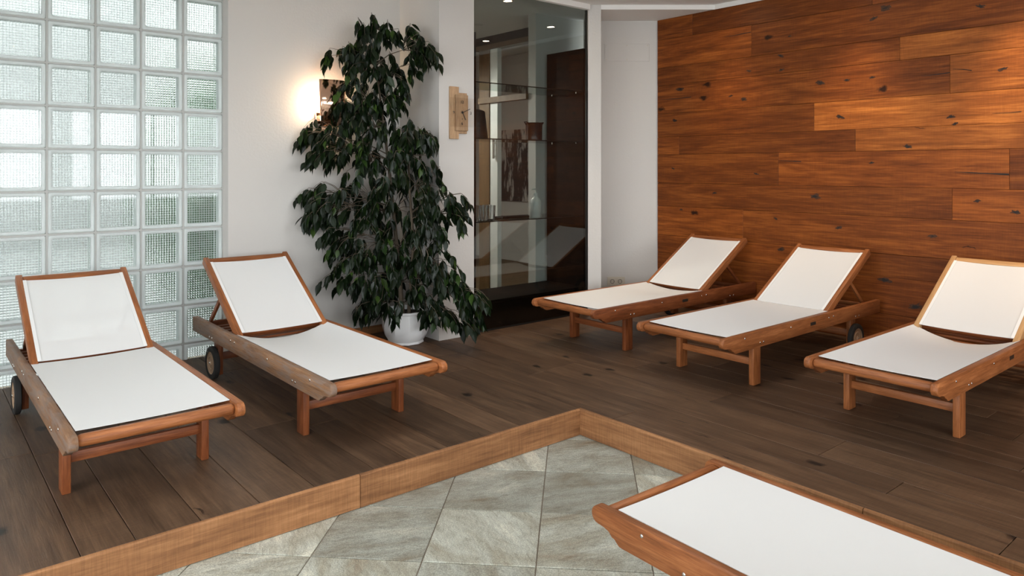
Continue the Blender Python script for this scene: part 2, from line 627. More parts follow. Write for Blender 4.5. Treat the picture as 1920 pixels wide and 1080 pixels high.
# tiled floor: bed and 40 cm tiles laid at 45 degrees
floor = struct(box('floor', -3.0, X_STEP + 0.02, -3.0, Y_STEP + 0.02, Z_TILE - 0.10, Z_TILE - 0.004, 'grout', centre=False), 'dark grout bed of the sunken stone tile floor')
ND = Vector((1.966, 2.160))
E1, E2 = Vector((1, 1)).normalized() * 0.4, Vector((-1, 1)).normalized() * 0.4
cnt = 0
for i in range(-20, 8):
    for j in range(-16, 16):
        o2 = ND + E1 * i + E2 * j
        quad = [o2, o2 + E1, o2 + E1 + E2, o2 + E2]
        g = 0.0022
        cq = sum(quad, Vector((0, 0))) / 4
        if cq.x < -2.75 or cq.y < -2.75 or cq.x > 3.1 or cq.y > 3.1:
            continue
        poly = [cq + (q - cq) * (1 - 2 * g / 0.4) for q in quad]
        # clip against the two risers
        for ax, lim in ((0, X_STEP - 0.003), (1, Y_STEP - 0.003)):
            res = []
            for k in range(len(poly)):
                a, b = poly[k], poly[(k + 1) % len(poly)]
                ina, inb = a[ax] <= lim, b[ax] <= lim
                if ina:
                    res.append(a)
                if ina != inb:
                    t = (lim - a[ax]) / (b[ax] - a[ax])
                    res.append(a + (b - a) * t)
            poly = res
            if not poly:
                break
        if len(poly) < 3:
            continue
        ar = abs(sum(poly[k].x * poly[(k + 1) % len(poly)].y - poly[(k + 1) % len(poly)].x * poly[k].y for k in range(len(poly)))) / 2
        if ar < 0.0015:
            continue
        bm = bmesh.new()
        dz = random.uniform(-0.0006, 0.0006)
        n = len(poly)
        lo = [bm.verts.new((v.x - cq.x, v.y - cq.y, -0.012)) for v in poly]
        hi0 = [bm.verts.new((v.x - cq.x, v.y - cq.y, dz - 0.0012)) for v in poly]
        pc = sum(poly, Vector((0, 0))) / n
        hi1 = [bm.verts.new((*(pc + (v - pc) * 0.99 - cq), dz)) for v in poly]
        for k in range(n):
            bm.faces.new((lo[k], lo[(k + 1) % n], hi0[(k + 1) % n], hi0[k]))
            bm.faces.new((hi0[k], hi0[(k + 1) % n], hi1[(k + 1) % n], hi1[k]))
        bm.faces.new(hi1)
        bm.faces.new(lo[::-1])
        new_obj('tile', mesh_from(bm, 'tile'), 'tile', floor, (cq.x, cq.y, Z_TILE))
        cnt += 1

# raised deck: slab below, planks along y on top
deck = struct(prism('floor_deck', [(-3, Y_STEP + 0.02), (X_STEP + 0.02, Y_STEP + 0.02), (X_STEP + 0.02, -3), (5.5, -3), (5.5, 5.1), (-3, 5.1)],
                    -0.24, -0.016, 'grout'), 'raised floor of dark oak planks')
seams = [-3.0, -2.76, -2.55, -2.39, -2.13, -1.92, -1.76, -1.5, -1.29, -1.13, -0.87, -0.655, -0.495, -0.235, -0.025, 0.185, 0.445, 0.606, 0.815, 1.025, 1.24, 1.50, 1.66, 1.87, 2.13, 2.29, 2.50, X_STEP,
         2.88, 3.04, 3.30, 3.51, 3.67, 3.88, 4.14, 4.30, 4.557, 4.717, 4.927, 5.187, 5.345]
fixed = {28: [1.216], 29: [1.568, 3.3], 30: [2.3]}
for k in range(len(seams) - 1):
    a, b = seams[k], seams[k + 1]
    y0 = Y_STEP - 0.004 if b <= X_STEP + 0.001 else -3.0
    cuts = [y0]
    if k - 0 in fixed:
        cuts += [v for v in fixed[k]]
        y = cuts[-1]
    else:
        y = y0 + random.uniform(0.5, 1.6)
        cuts.append(y)
    while y < 5.0:
        y += random.uniform(1.1, 2.1)
        cuts.append(min(y, 5.0))
    cuts = [c for c in cuts if c < 4.7] + [5.0]
    for c0, c1 in zip(cuts, cuts[1:]):
        g = 0.0012
        lw, ll = b - a - 2 * g, c1 - c0 - 2 * g
        bm = bmesh.new()
        box_bm(bm, -ll / 2, ll / 2, -lw / 2, lw / 2, -0.016, 0.0)
        bmesh.ops.bevel(bm, geom=[e for e in bm.edges if all(v.co.z > -0.001 for v in e.verts)], offset=0.0014, segments=1, affect='EDGES')
        o = new_obj('plank', mesh_from(bm, 'plank'), 'floor_wood', deck, ((a + b) / 2, (c0 + c1) / 2, random.uniform(-0.0004, 0.0)), (0, 0, R(90)))

# risers of the step: boards
tr1 = struct(empty('trim_1', (0, Y_STEP, Z_TILE)), 'orange-brown sawn oak riser below the glass block side')
tr2 = struct(empty('trim_2', (X_STEP, 0, Z_TILE)), 'sawn oak riser below the wood wall side')


def riser(parent, length, x0, rz, along):
    bm = bmesh.new()
    n = max(6, int(length / 0.03))
    rng = random.Random(int(length * 1000))
    rows = []
    for i in range(n + 1):
        x = -length / 2 + length * i / n
        j = rng.uniform(-0.0016, 0.0016)
        rows.append([bm.verts.new(v) for v in ((x, 0.014, 0.002), (x, 0.0, 0.002), (x, j * 0.3, 0.128 + j), (x, 0.004 + j, 0.1345 + j * 0.4), (x, 0.014, 0.1352))])
    for a, b in zip(rows, rows[1:]):
        for k in range(4):
            bm.faces.new((a[k], a[k + 1], b[k + 1], b[k])[::-1])
        bm.faces.new((a[4], a[0], b[0], b[4])[::-1])
    bm.faces.new(rows[0])
    bm.faces.new(rows[-1][::-1])
    bmesh.ops.recalc_face_normals(bm, faces=bm.faces)
    o = new_obj('riser_board', mesh_from(bm, 'riser_board'), 'riser_wood', parent, (x0, -0.014, 0) if along == 'x' else (-0.014, x0, 0), (0, 0, rz))
    return o


for a, b in ((-3.0, -0.6), (-0.6, 1.4285), (1.4315, X_STEP - 0.014)):
    riser(tr1, b - a, (a + b) / 2, 0, 'x')
for a, b in ((-3.0, -0.85), (-0.847, 1.216), (1.219, Y_STEP - 0.002)):
    riser(tr2, b - a, (a + b) / 2, R(-90), 'y')

# wood wall
wall_r = struct(box('wall_right', X_WOOD + 0.021, 5.5, -3.0, 4.29, -0.24, Z_CEIL, 'dark_wood', centre=False), 'wall clad in wide smoked oak planks with knots')
rows = [(2.41, Z_TOP, [0.3, 2.35, 3.9]), (2.152, 2.41, [-0.2, 1.4, 3.318]), (1.990, 2.152, [-1.2, 0.45, 2.163]), (1.735, 1.990, [-0.5, 1.846]),
        (1.522, 1.735, [-1.6, 0.6, 2.786]), (1.362, 1.522, [-0.1, 2.472, 4.043]), (1.105, 1.362, [-0.6, 1.507, 3.081]), (0.895, 1.105, [-0.2, 1.833]),
        (0.632, 0.895, [-1.0, 0.9, 3.397]), (0.470, 0.632, [0.3, 2.6]), (0.210, 0.470, [-0.4, 1.5, 3.6]), (0.0, 0.210, [0.8, 2.9])]
for z0, z1, js in rows:
    ys = [-3.0] + js + [4.285]
    for a, b in zip(ys, ys[1:]):
        g = 0.0008
        bm = bmesh.new()
        l, h = b - a - 2 * g, z1 - z0 - 2 * g
        t = random.uniform(0.0018, 0.003)
        box_bm(bm, -l / 2, l / 2, -h / 2, h / 2, -0.018, t)
        bmesh.ops.bevel(bm, geom=[e for e in bm.edges if all(v.co.z > -0.001 for v in e.verts)], offset=0.0015, segments=1, affect='EDGES')
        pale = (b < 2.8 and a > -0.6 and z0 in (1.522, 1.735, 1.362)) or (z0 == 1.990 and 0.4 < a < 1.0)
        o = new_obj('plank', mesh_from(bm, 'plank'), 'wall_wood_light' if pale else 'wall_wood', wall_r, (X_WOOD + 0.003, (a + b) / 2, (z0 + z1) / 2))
        o.rotation_euler = Matrix(((0, 0, -1), (-1, 0, 0), (0, 1, 0))).to_euler()


# knots and drying cracks of the oak cladding, each where it shows
M['knot_core'] = plain('knot_black', (0.006, 0.003, 0.002), 0.7)
M['knot_halo'] = wood('knot_brown', (0.030, 0.010, 0.003), (0.050, 0.017, 0.005), (0.085, 0.030, 0.009), 0.6, 0.2, 0, 0, 3)


def at_wall(x, y):
    r = ray(x, y)
    t = (X_WOOD - 0.0002) / r.x
    return Vector((r.x * t, r.y * t, CAM_H + r.z * t))


def blob(bm, rx, rz, n_, rg, x, mi, jag=0.35):
    vs = []
    for k in range(n_):
        a = 2 * math.pi * k / n_
        j = 1 + rg.uniform(-jag, jag)
        vs.append(bm.verts.new((x, rx * math.cos(a) * j, rz * math.sin(a) * j)))
    lo = [bm.verts.new((0.004, v.co.y, v.co.z)) for v in vs]
    f = bm.faces.new(vs)
    f.material_index = mi
    for k in range(n_):
        q = bm.faces.new((vs[k], vs[(k + 1) % n_], lo[(k + 1) % n_], lo[k]))
        q.material_index = mi


KN = [(1638, 35, 1.2), (1660, 15, 1.6), (1838, 12, 1.5), (1480, 68, 0.7), (1465, 131, 1.3), (1275, 167, 1.4), (1538, 155, 1.7), (1395, 186, 1.4), (1588, 150, 1.2), (1635, 145, 1.0), (1783, 219, 1.4),
      (1575, 219, 1.4), (1265, 226, 1.2), (1702, 275, 1.3), (1340, 362, 1.2), (1528, 368, 1.8), (1880, 129, 1.2), (1572, 427, 1.4), (1832, 377, 0.9), (1262, 316, 1.2), (1418, 326, 1.2), (1748, 443, 1.2),
      (1660, 525, 1.8), (1716, 575, 1.9), (1464, 467, 1.3), (1464, 105, 1.0), (1370, 180, 0.8), (1634, 305, 0.9), (1404, 133, 0.9), (1455, 410, 0.8), (1277, 393, 0.9), (1905, 398, 1.2), (1790, 232, 0.7)]
rg = random.Random(5)
for kx, ky, sz in KN:
    bm = bmesh.new()
    rx_ = 0.016 * sz * rg.uniform(0.8, 1.25)
    blob(bm, rx_ * 1.25, rx_ * 0.55, 14, rg, -0.0008, 0, 0.4)
    blob(bm, rx_ * 0.62, rx_ * 0.26, 11, rg, -0.0011, 1, 0.5)
    bmesh.ops.recalc_face_normals(bm, faces=bm.faces)
    me = mesh_from(bm, 'knot')
    me.materials.append(M['knot_halo'])
    me.materials.append(M['knot_core'])
    p_ = at_wall(kx, ky)
    new_obj('knot', me, None, wall_r, p_, (R(rg.uniform(-25, 25)), 0, 0))
CRK = [((1790, 322), (1820, 324), (1892, 327), 2.2), ((1233, 187), (1262, 186), (1296, 182), 1.6), ((1358, 70), (1384, 65), (1408, 60), 1.8), ((1728, 143), (1755, 140), (1781, 136), 1.7),
       ((1460, 301), (1480, 302), (1502, 303), 1.6), ((1786, 130), (1800, 129), (1822, 132), 1.6), ((1860, 212), (1890, 212), (1915, 209), 0.8)]
for a_, b_, c_, wd in CRK:
    P3 = [at_wall(*a_), at_wall(*b_), at_wall(*c_)]
    o3 = P3[1].copy()
    pts = []
    for k in range(9):
        t = k / 8
        pts.append((1 - t) ** 2 * P3[0] + 2 * t * (1 - t) * P3[1] + t * t * P3[2])
    bm = bmesh.new()
    U, D = [], []
    for k, q in enumerate(pts):
        hw = 0.0018 * wd * (0.15 + (k / 8) ** 0.7) * rg.uniform(0.7, 1.2)
        U.append(bm.verts.new((-0.0012, q.y - o3.y, q.z - o3.z + hw)))
        D.append(bm.verts.new((-0.0012, q.y - o3.y, q.z - o3.z - hw)))
    bt = [bm.verts.new((0.003, q.y - o3.y, q.z - o3.z)) for q in pts]
    for k in range(8):
        bm.faces.new((U[k], U[k + 1], D[k + 1], D[k]))
        bm.faces.new((U[k], bt[k], bt[k + 1], U[k + 1]))
        bm.faces.new((D[k], D[k + 1], bt[k + 1], bt[k]))
    bmesh.ops.recalc_face_normals(bm, faces=bm.faces)
    new_obj('crack', mesh_from(bm, 'crack'), 'knot_core', wall_r, o3)

struct(box('trim_5', X_WOOD + 0.004, X_WOOD + 0.03, -3.0, 4.29, Z_TOP + 0.001, Z_CEIL, 'white_ceiling', centre=False), 'white strip above the wood cladding')
# plain walls
struct(box('wall_left', 1.66, 3.0, Y_WALL, 5.12, -0.24, Z_CEIL, 'white_wall', centre=False), 'white plaster wall between glass blocks and pillar')
struct(box('wall_pillar', 2.967, 3.28, 4.35, 5.12, -0.24, Z_CEIL, 'white_wall', centre=False), 'white plaster pillar carrying the clock')
struct(prism('wall_jamb', [(4.512, 4.366), (4.599, 4.296), (4.96, 4.66), (4.86, 4.76)], -0.24, Z_CEIL, 'white_wall'), 'narrow white jamb beside the glass cabinet')
struct(prism('wall_niche', [(4.86, 4.707), (5.37, 4.280), (5.47, 4.40), (4.96, 4.827)], -0.24, Z_CEIL, 'white_wall'), 'white diagonal wall of the corner niche')
struct(prism('ceiling_soffit', [(4.599, 4.296), (5.36, 3.657), (5.36, 4.30), (4.93, 4.68)], Z_TOP, Z_CEIL + 0.02, 'white_ceiling'), 'lowered ceiling of the corner niche')
bm = bmesh.new()
xs = [-3.1] + sorted(v for x, y, h in ADDED_ROOF_LIGHTS for v in (x - h, x + h)) + [5.5]
ys = [-3.1] + sorted(v for x, y, h in ADDED_ROOF_LIGHTS for v in (y - h, y + h)) + [5.12]
for x0, x1 in zip(xs, xs[1:]):
    for y0, y1 in zip(ys, ys[1:]):
        mx_, my_ = (x0 + x1) / 2, (y0 + y1) / 2
        if not any(abs(mx_ - x) < h and abs(my_ - y) < h for x, y, h in ADDED_ROOF_LIGHTS):
            box_bm(bm, x0, x1, y0, y1, Z_CEIL, Z_CEIL + 0.12)
bmesh.ops.remove_doubles(bm, verts=bm.verts, dist=1e-5)
struct(new_obj('ceiling', mesh_from(bm, 'ceiling'), 'white_ceiling'), 'white plaster ceiling')
for n_, (x, y, h) in enumerate(ADDED_ROOF_LIGHTS):  # added ceiling openings that bring in more light from above
    rl_ = struct(empty('window_%d' % (6 + n_), (x, y, Z_CEIL + 0.12)), 'added square roof light, out of view, for fill from above')
    for x0, x1, y0, y1 in ((-h - 0.04, -h, -h - 0.04, h + 0.04), (h, h + 0.04, -h - 0.04, h + 0.04), (-h, h, -h - 0.04, -h), (-h, h, h, h + 0.04)):
        box('window_frame', x0, x1, y0, y1, 0.0, 0.06, 'white_paint', rl_)
    me = bpy.data.meshes.new('pane')
    me.from_pydata([(-h, -h, 0.05), (h, -h, 0.05), (h, h, 0.05), (-h, h, 0.05)], [], [(0, 1, 2, 3)])
    new_obj('pane', me, 'pane', rl_)
struct(box('trim_3', 3.28, 4.512, 4.34, 4.42, Z_TOP - 0.005, Z_CEIL, 'white_ceiling', centre=False), 'white head strip above the cabinet glass')
struct(box('wall_corner', -3.1, -1.09, Y_GLASS, 5.12, -0.24, Z_CEIL, 'white_wall', centre=False), 'white wall beyond the glass blocks')
struct(box('baseboard_left', 1.70, 2.967, Y_WALL - 0.016, Y_WALL, 0.0, 0.055, 'riser_wood', centre=False), 'narrow wooden baseboard of the white wall')


def window_wall(name, fixed_, rng, holes, axis, zlo, zhi, label):
    """wall with openings as one mesh of boxes around the holes"""
    bm = bmesh.new()

    def add(a, b, z0, z1):
        if axis == 'x':
            box_bm(bm, a, b, fixed_ - 0.1, fixed_, z0, z1)
        else:
            box_bm(bm, fixed_ - 0.1, fixed_, a, b, z0, z1)
    cur = rng[0]
    for a, b in holes:
        add(cur, a, -0.24, Z_CEIL)
        add(a, b, -0.24, zlo)
        add(a, b, zhi, Z_CEIL)
        cur = b
    add(cur, rng[1], -0.24, Z_CEIL)
    return struct(new_obj(name, mesh_from(bm, name), 'white_wall'), label)


window_wall('wall_front', WIN_Y, (-3.1, 5.5), WINS_Y, 'x', 0.7, 2.3, 'white window wall facing the loungers')
window_wall('wall_side', WIN_X, (-3.0, 5.1), WINS_X, 'y', 0.4, 2.3, 'white wall with two windows')
wn = 0
for axis, holes, zlo in (('x', WINS_Y, 0.7), ('y', WINS_X, 0.4)):
    for a, b in holes:
        wn += 1
        wo = struct(empty('window_%d' % wn, ((a + b) / 2, WIN_Y - 0.05, zlo) if axis == 'x' else (WIN_X - 0.05, (a + b) / 2, zlo), 0 if axis == 'x' else R(90)), 'white framed window')
        L, Hh = b - a, 2.3 - zlo
        for x0, x1, z0, z1 in ((-L / 2, -L / 2 + 0.05, 0, Hh), (L / 2 - 0.05, L / 2, 0, Hh), (-L / 2 + 0.05, L / 2 - 0.05, 0, 0.05), (-L / 2 + 0.05, L / 2 - 0.05, Hh - 0.05, Hh), (-0.025, 0.025, 0.05, Hh - 0.05)):
            box('window_frame', x0, x1, -0.03, 0.03, z0, z1, 'white_paint', wo)
        for s in (-1, 1):
            x0, x1 = (-L / 2 + 0.05, -0.025) if s < 0 else (0.025, L / 2 - 0.05)
            me = bpy.data.meshes.new('pane')
            me.from_pydata([(x0, 0, 0.05), (x1, 0, 0.05), (x1, 0, Hh - 0.05), (x0, 0, Hh - 0.05)], [], [(0, 1, 2, 3)])
            new_obj('pane', me, 'pane', wo)

# ------------------------------------------------------------------ glass block wall
PITCH, BX1, BZ0 = 0.25, 1.657, 0.102
NC, ROW0, ROW1 = 11, -1, 10
bm = bmesh.new()
half = 0.0055
zlo, zhi = -0.16, BZ0 + PITCH * ROW1
xlo = BX1 - PITCH * NC
for c in range(NC + 1):
    x = BX1 - PITCH * c
    box_bm(bm, x - half, x + half, Y_GLASS + 0.006, Y_GLASS + 0.074, zlo, zhi)
for r in range(ROW0, ROW1 + 1):
    z = BZ0 + PITCH * r
    for c in range(NC):
        box_bm(bm, BX1 - PITCH * (c + 1) + half, BX1 - PITCH * c - half, Y_GLASS + 0.0065, Y_GLASS + 0.0735, z - half, z + half)
gw = struct(new_obj('wall_glass', mesh_from(bm, 'wall_glass'), 'mortar'), 'glass block wall with grey mortar joints')

RIB, NRIB, SUB = 0.198, 13, 6
n = NRIB * SUB
bm = bmesh.new()
amp = 0.0010


def ribbed_plate(y_flat, y_rib, sgn, vertical):
    """closed plate: flat on one side, sine ribs on the other"""
    h = RIB / 2
    P = []
    for i in range(n + 1):
        t = -h + RIB * i / n
        d = y_rib + sgn * amp * (1 - math.cos(2 * math.pi * i / SUB))
        P.append((t, d))
    def pt(t, y, s):
        return (t, y, s) if vertical else (s, y, t)
    rl = [(bm.verts.new(pt(t, d, -h)), bm.verts.new(pt(t, d, h))) for t, d in P]
    fl = [(bm.verts.new(pt(t, y_flat, -h)), bm.verts.new(pt(t, y_flat, h))) for t, d in P]
    fs = []
    for i in range(n):
        fs.append(bm.faces.new((rl[i][0], rl[i + 1][0], rl[i + 1][1], rl[i][1])))
        fs[-1].smooth = True
        fs.append(bm.faces.new((fl[i][0], fl[i][1], fl[i + 1][1], fl[i + 1][0])))
        for e in (0, 1):
            fs.append(bm.faces.new((rl[i][e], rl[i + 1][e], fl[i + 1][e], fl[i][e])))
    fs.append(bm.faces.new((rl[0][0], rl[0][1], fl[0][1], fl[0][0])))
    fs.append(bm.faces.new((rl[n][0], rl[n][1], fl[n][1], fl[n][0])))
    bmesh.ops.recalc_face_normals(bm, faces=fs)


ribbed_plate(0.008, 0.014, 1, True)
ribbed_plate(0.072, 0.066, -1, False)
block_me = mesh_from(bm, 'glass_block')
block_me.set_sharp_from_angle(angle=R(30))
# rim: pillow frame around the ribbed field, front and back, with the side walls
bm = bmesh.new()
prof = [(0.0985, 0.0075), (0.1005, 0.0035), (0.104, 0.001), (0.109, 0.0), (0.1145, 0.0015), (0.118, 0.006), (0.1187, 0.012),
        (0.1187, 0.068), (0.118, 0.074), (0.1145, 0.0785), (0.109, 0.080), (0.104, 0.079), (0.1005, 0.0765), (0.0985, 0.0725)]
rings = []
for hw, y in prof:
    ring = []
    cr = 0.010 if hw < 0.105 else 0.007
    for cx, cz, a0 in ((1, 1, 0), (-1, 1, 90), (-1, -1, 180), (1, -1, 270)):
        for k in range(3):
            a = R(a0 + 45 * k)
            ring.append(bm.verts.new((cx * (hw - cr) + cr * math.cos(a), y, cz * (hw - cr) + cr * math.sin(a))))
    rings.append(ring)
for a, b in zip(rings, rings[1:]):
    for k in range(12):
        bm.faces.new((a[k], a[(k + 1) % 12], b[(k + 1) % 12], b[k]))
bm.faces.ensure_lookup_table()
for k in range(12):   # close the ring on the inside of the block
    bm.faces.new((rings[-1][k], rings[-1][(k + 1) % 12], rings[0][(k + 1) % 12], rings[0][k]))
bmesh.ops.recalc_face_normals(bm, faces=bm.faces)
rim_me = mesh_from(bm, 'rim', True)
# the ridges between the ribs scatter the daylight: upright ones inside the front face, level ones inside the back face
bm = bmesh.new()
for k in range(1, NRIB):
    t = -RIB / 2 + RIB * k / NRIB
    box_bm(bm, t - 0.0010, t + 0.0010, 0.0168, 0.0188, -RIB / 2 + 0.002, RIB / 2 - 0.002)
    box_bm(bm, -RIB / 2 + 0.002, RIB / 2 - 0.002, 0.0612, 0.0632, t - 0.0010, t + 0.0010)
ridge_me = mesh_from(bm, 'ridges')
for r in range(ROW0, ROW1):
    for c in range(NC):
        o = new_obj('glass_block', block_me, 'block_glass', gw, (BX1 - PITCH * (c + 0.5), Y_GLASS, BZ0 + PITCH * (r + 0.5)))
        if (r + c) % 2:
            o.rotation_euler = (0, R(180), 0)
        new_obj('rim', rim_me, 'rim', o)
        new_obj('ridges', ridge_me, 'rim', o)
struct(box('trim_4', xlo - 0.02, 1.66, Y_GLASS - 0.0, 5.06, zhi + half, Z_CEIL, 'white_wall', centre=False), 'white lintel above the glass blocks')

# outside the glass blocks: paving, an added wall and overhang that dim the view, shrubs
struct(box('ground', -14, 14, -16, 16, -0.5, -0.3, 'paving', centre=False), 'grey paving outside')
fac = struct(box('added_wall_outside', -12, 9, 9.6, 9.9, -0.3, 4.2, 'render_wall', centre=False), 'added grey wall outside that dims the view through the glass blocks')  # put in so the blocks look onto something darker than sky

struct(box('added_overhang', -6, 2.9, 5.13, 6.1, 2.95, 3.1, 'render_wall', centre=False), 'added overhang outside that shades the view through the glass blocks')  # unseen slab added to cut the daylight outside the blocks


def shrub(loc, rx, rz_, n_, label, seed):
    rng = random.Random(seed)
    root = empty('shrub', loc)
    tag(root, label, 'shrub')
    bm = bmesh.new()
    for _ in range(n_):
        while True:
            p = Vector((rng.uniform(-1, 1), rng.uniform(-1, 1), rng.uniform(-1, 1)))
            if 0.45 < p.length < 1:
                break
        p = Vector((p.x * rx, p.y * rx * 0.7, (p.z + 1) * rz_ + 0.1))
        a = Vector((rng.gauss(0, 1), rng.gauss(0, 1), rng.gauss(0, 1))).normalized()
        b = a.orthogonal().normalized()
        s = rng.uniform(0.05, 0.1)
        bm.faces.new([bm.verts.new(p + v) for v in (a * s, b * s * 0.5, -a * s, -b * s * 0.5)])
    tag(new_obj('foliage', mesh_from(bm, 'foliage'), 'shrub_leaf', root), kind='stuff')
    tube('stem', [(0, 0, 0), (0.02, 0.02, rz_)], [0.04, 0.02], 'bark', root)


shrub((2.2, 6.4, -0.3), 0.6, 1.15, 2600, 'tall green shrub outside the glass blocks, beside the white wall', 3)

# ------------------------------------------------------------------ sun loungers
LEN = 1.90
RAIL_O, RAIL_I = 0.301, 0.270


def rail_mesh():
    """side profile in x,z extruded across the rail thickness"""
    top, bot = 0.318, 0.224
    pr = []
    for k in range(0, 9):                      # rounded nose
        a = R(90 + 180 * k / 8)
        pr.append((0.028 + 0.028 * math.cos(a), top - 0.028 + 0.028 * math.sin(a)))
    pr += [(0.055, top - 0.058), (0.075, top - 0.064), (0.088, top - 0.076), (0.098, top - 0.078), (0.118, bot + 0.001), (0.13, bot)]
    pr += [(LEN, bot + 0.004), (LEN, top - 0.006), (LEN - 0.006, top - 0.001), (0.6, top)]
    t = (RAIL_O - RAIL_I) / 2
    bm = bmesh.new()
    A = [bm.verts.new((x - LEN / 2, -t, z - 0.27)) for x, z in pr]
    B = [bm.verts.new((x - LEN / 2, t, z - 0.27)) for x, z in pr]
    n_ = len(pr)
    bm.faces.new(A)
    bm.faces.new(B[::-1])
    for k in range(n_):
        bm.faces.new((A[k], B[k], B[(k + 1) % n_], A[(k + 1) % n_]))
    bmesh.ops.recalc_face_normals(bm, faces=bm.faces)
    es = [e for e in bm.edges if abs(e.verts[0].co.y - e.verts[1].co.y) < 1e-6 and len(e.link_faces) == 2]
    bmesh.ops.bevel(bm, geom=es, offset=0.0035, segments=2, profile=0.5, affect='EDGES')
    me = mesh_from(bm, 'rail')
    smooth_angle(me, 35)
    return me


RAIL = rail_mesh()


def bar_mesh(L, wy, hz, bev=0.004, seg=2, name='bar'):
    bm = bmesh.new()
    box_bm(bm, -L / 2, L / 2, -wy / 2, wy / 2, -hz / 2, hz / 2, bev, seg)
    me = mesh_from(bm, name)
    smooth_angle(me, 35)
    return me


FOOTBAR = bar_mesh(2 * RAIL_I + 0.004, 0.046, 0.042, 0.018, 4, 'foot_bar')
LEG = bar_mesh(0.27, 0.075, 0.031, 0.004, 2, 'leg')          # x is the leg's length
REARLEG = bar_mesh(0.235, 0.07, 0.031, 0.004, 2, 'rear_leg')
STRETCH = bar_mesh(0.484, 0.024, 0.040, 0.003, 2, 'stretcher')
SLAT = bar_mesh(2 * RAIL_I, 0.034, 0.014, 0.003, 1, 'slat')
CROSS = bar_mesh(2 * RAIL_I, 0.045, 0.03, 0.003, 1, 'cross_rail')
POST = bar_mesh(0.715, 0.031, 0.046, 0.004, 2, 'post')
TOPBAR = bar_mesh(0.472, 0.044, 0.024, 0.004, 2, 'top_bar')
PROP = bar_mesh(0.42, 0.024, 0.016, 0.002, 1, 'prop')
bm = bmesh.new()
lathe_bm(bm, [(0.0001, -0.002), (0.0052, -0.0015), (0.0062, 0.0), (0.0062, 0.003)], 10, 'Y')
bmesh.ops.recalc_face_normals(bm, faces=bm.faces)
BOLT = mesh_from(bm, 'bolt', True)
bm = bmesh.new()
lathe_bm(bm, [(0.066, -0.015), (0.088, -0.0155), (0.0945, -0.011), (0.096, 0.0), (0.0945, 0.011), (0.088, 0.0155), (0.066, 0.015), (0.066, -0.015)], 40, 'Y', cap=False)
bmesh.ops.recalc_face_normals(bm, faces=bm.faces)
TYRE = mesh_from(bm, 'tyre')
smooth_angle(TYRE, 40)
bm = bmesh.new()
lathe_bm(bm, [(0.0001, -0.017), (0.012, -0.017), (0.013, -0.011), (0.034, -0.010), (0.036, -0.013), (0.042, -0.013), (0.044, -0.009), (0.062, -0.009), (0.067, -0.0135),
              (0.067, 0.0135), (0.062, 0.009), (0.013, 0.011), (0.012, 0.016), (0.0001, 0.016)], 32, 'Y')
bmesh.ops.recalc_face_normals(bm, faces=bm.faces)
HUB = mesh_from(bm, 'hub')
smooth_angle(HUB, 30)


def sling_mesh(L, W, sag0, sag1, mid, bow0=0.0, bow1=0.0, name='sling', T=0.0022):
    """thin sheet; sag0 / sag1 at the two ends, mid in the centre; bow cuts the end edges in an arc"""
    nx, ny = 24, 14
    bm = bmesh.new()
    G = {}
    for side in (1, 0):
        for i in range(nx + 1):
            u = i / nx
            for j in range(ny + 1):
                v = -1 + 2 * j / ny
                b = 1 - v * v
                x = L * u + bow0 * b * max(0, 1 - u * 6) - bow1 * b * max(0, 1 - (1 - u) * 6)
                z = -b * (sag0 * (1 - u) ** 3 + sag1 * u ** 3 + mid * 4 * u * (1 - u))
                G[side, i, j] = bm.verts.new((x, v * W / 2, z + (0 if side else -T)))
    for i in range(nx):
        for j in range(ny):
            bm.faces.new((G[1, i, j], G[1, i + 1, j], G[1, i + 1, j + 1], G[1, i, j + 1]))
            bm.faces.new((G[0, i, j], G[0, i, j + 1], G[0, i + 1, j + 1], G[0, i + 1, j]))
    for i in range(nx):
        bm.faces.new((G[0, i, 0], G[0, i + 1, 0], G[1, i + 1, 0], G[1, i, 0]))
        bm.faces.new((G[1, i, ny], G[1, i + 1, ny], G[0, i + 1, ny], G[0, i, ny]))
    for j in range(ny):
        bm.faces.new((G[1, 0, j], G[1, 0, j + 1], G[0, 0, j + 1], G[0, 0, j]))
        bm.faces.new((G[0, nx, j], G[0, nx, j + 1], G[1, nx, j + 1], G[1, nx, j]))
    bmesh.ops.recalc_face_normals(bm, faces=bm.faces)
    me = mesh_from(bm, name)
    smooth_angle(me, 50)
    return me


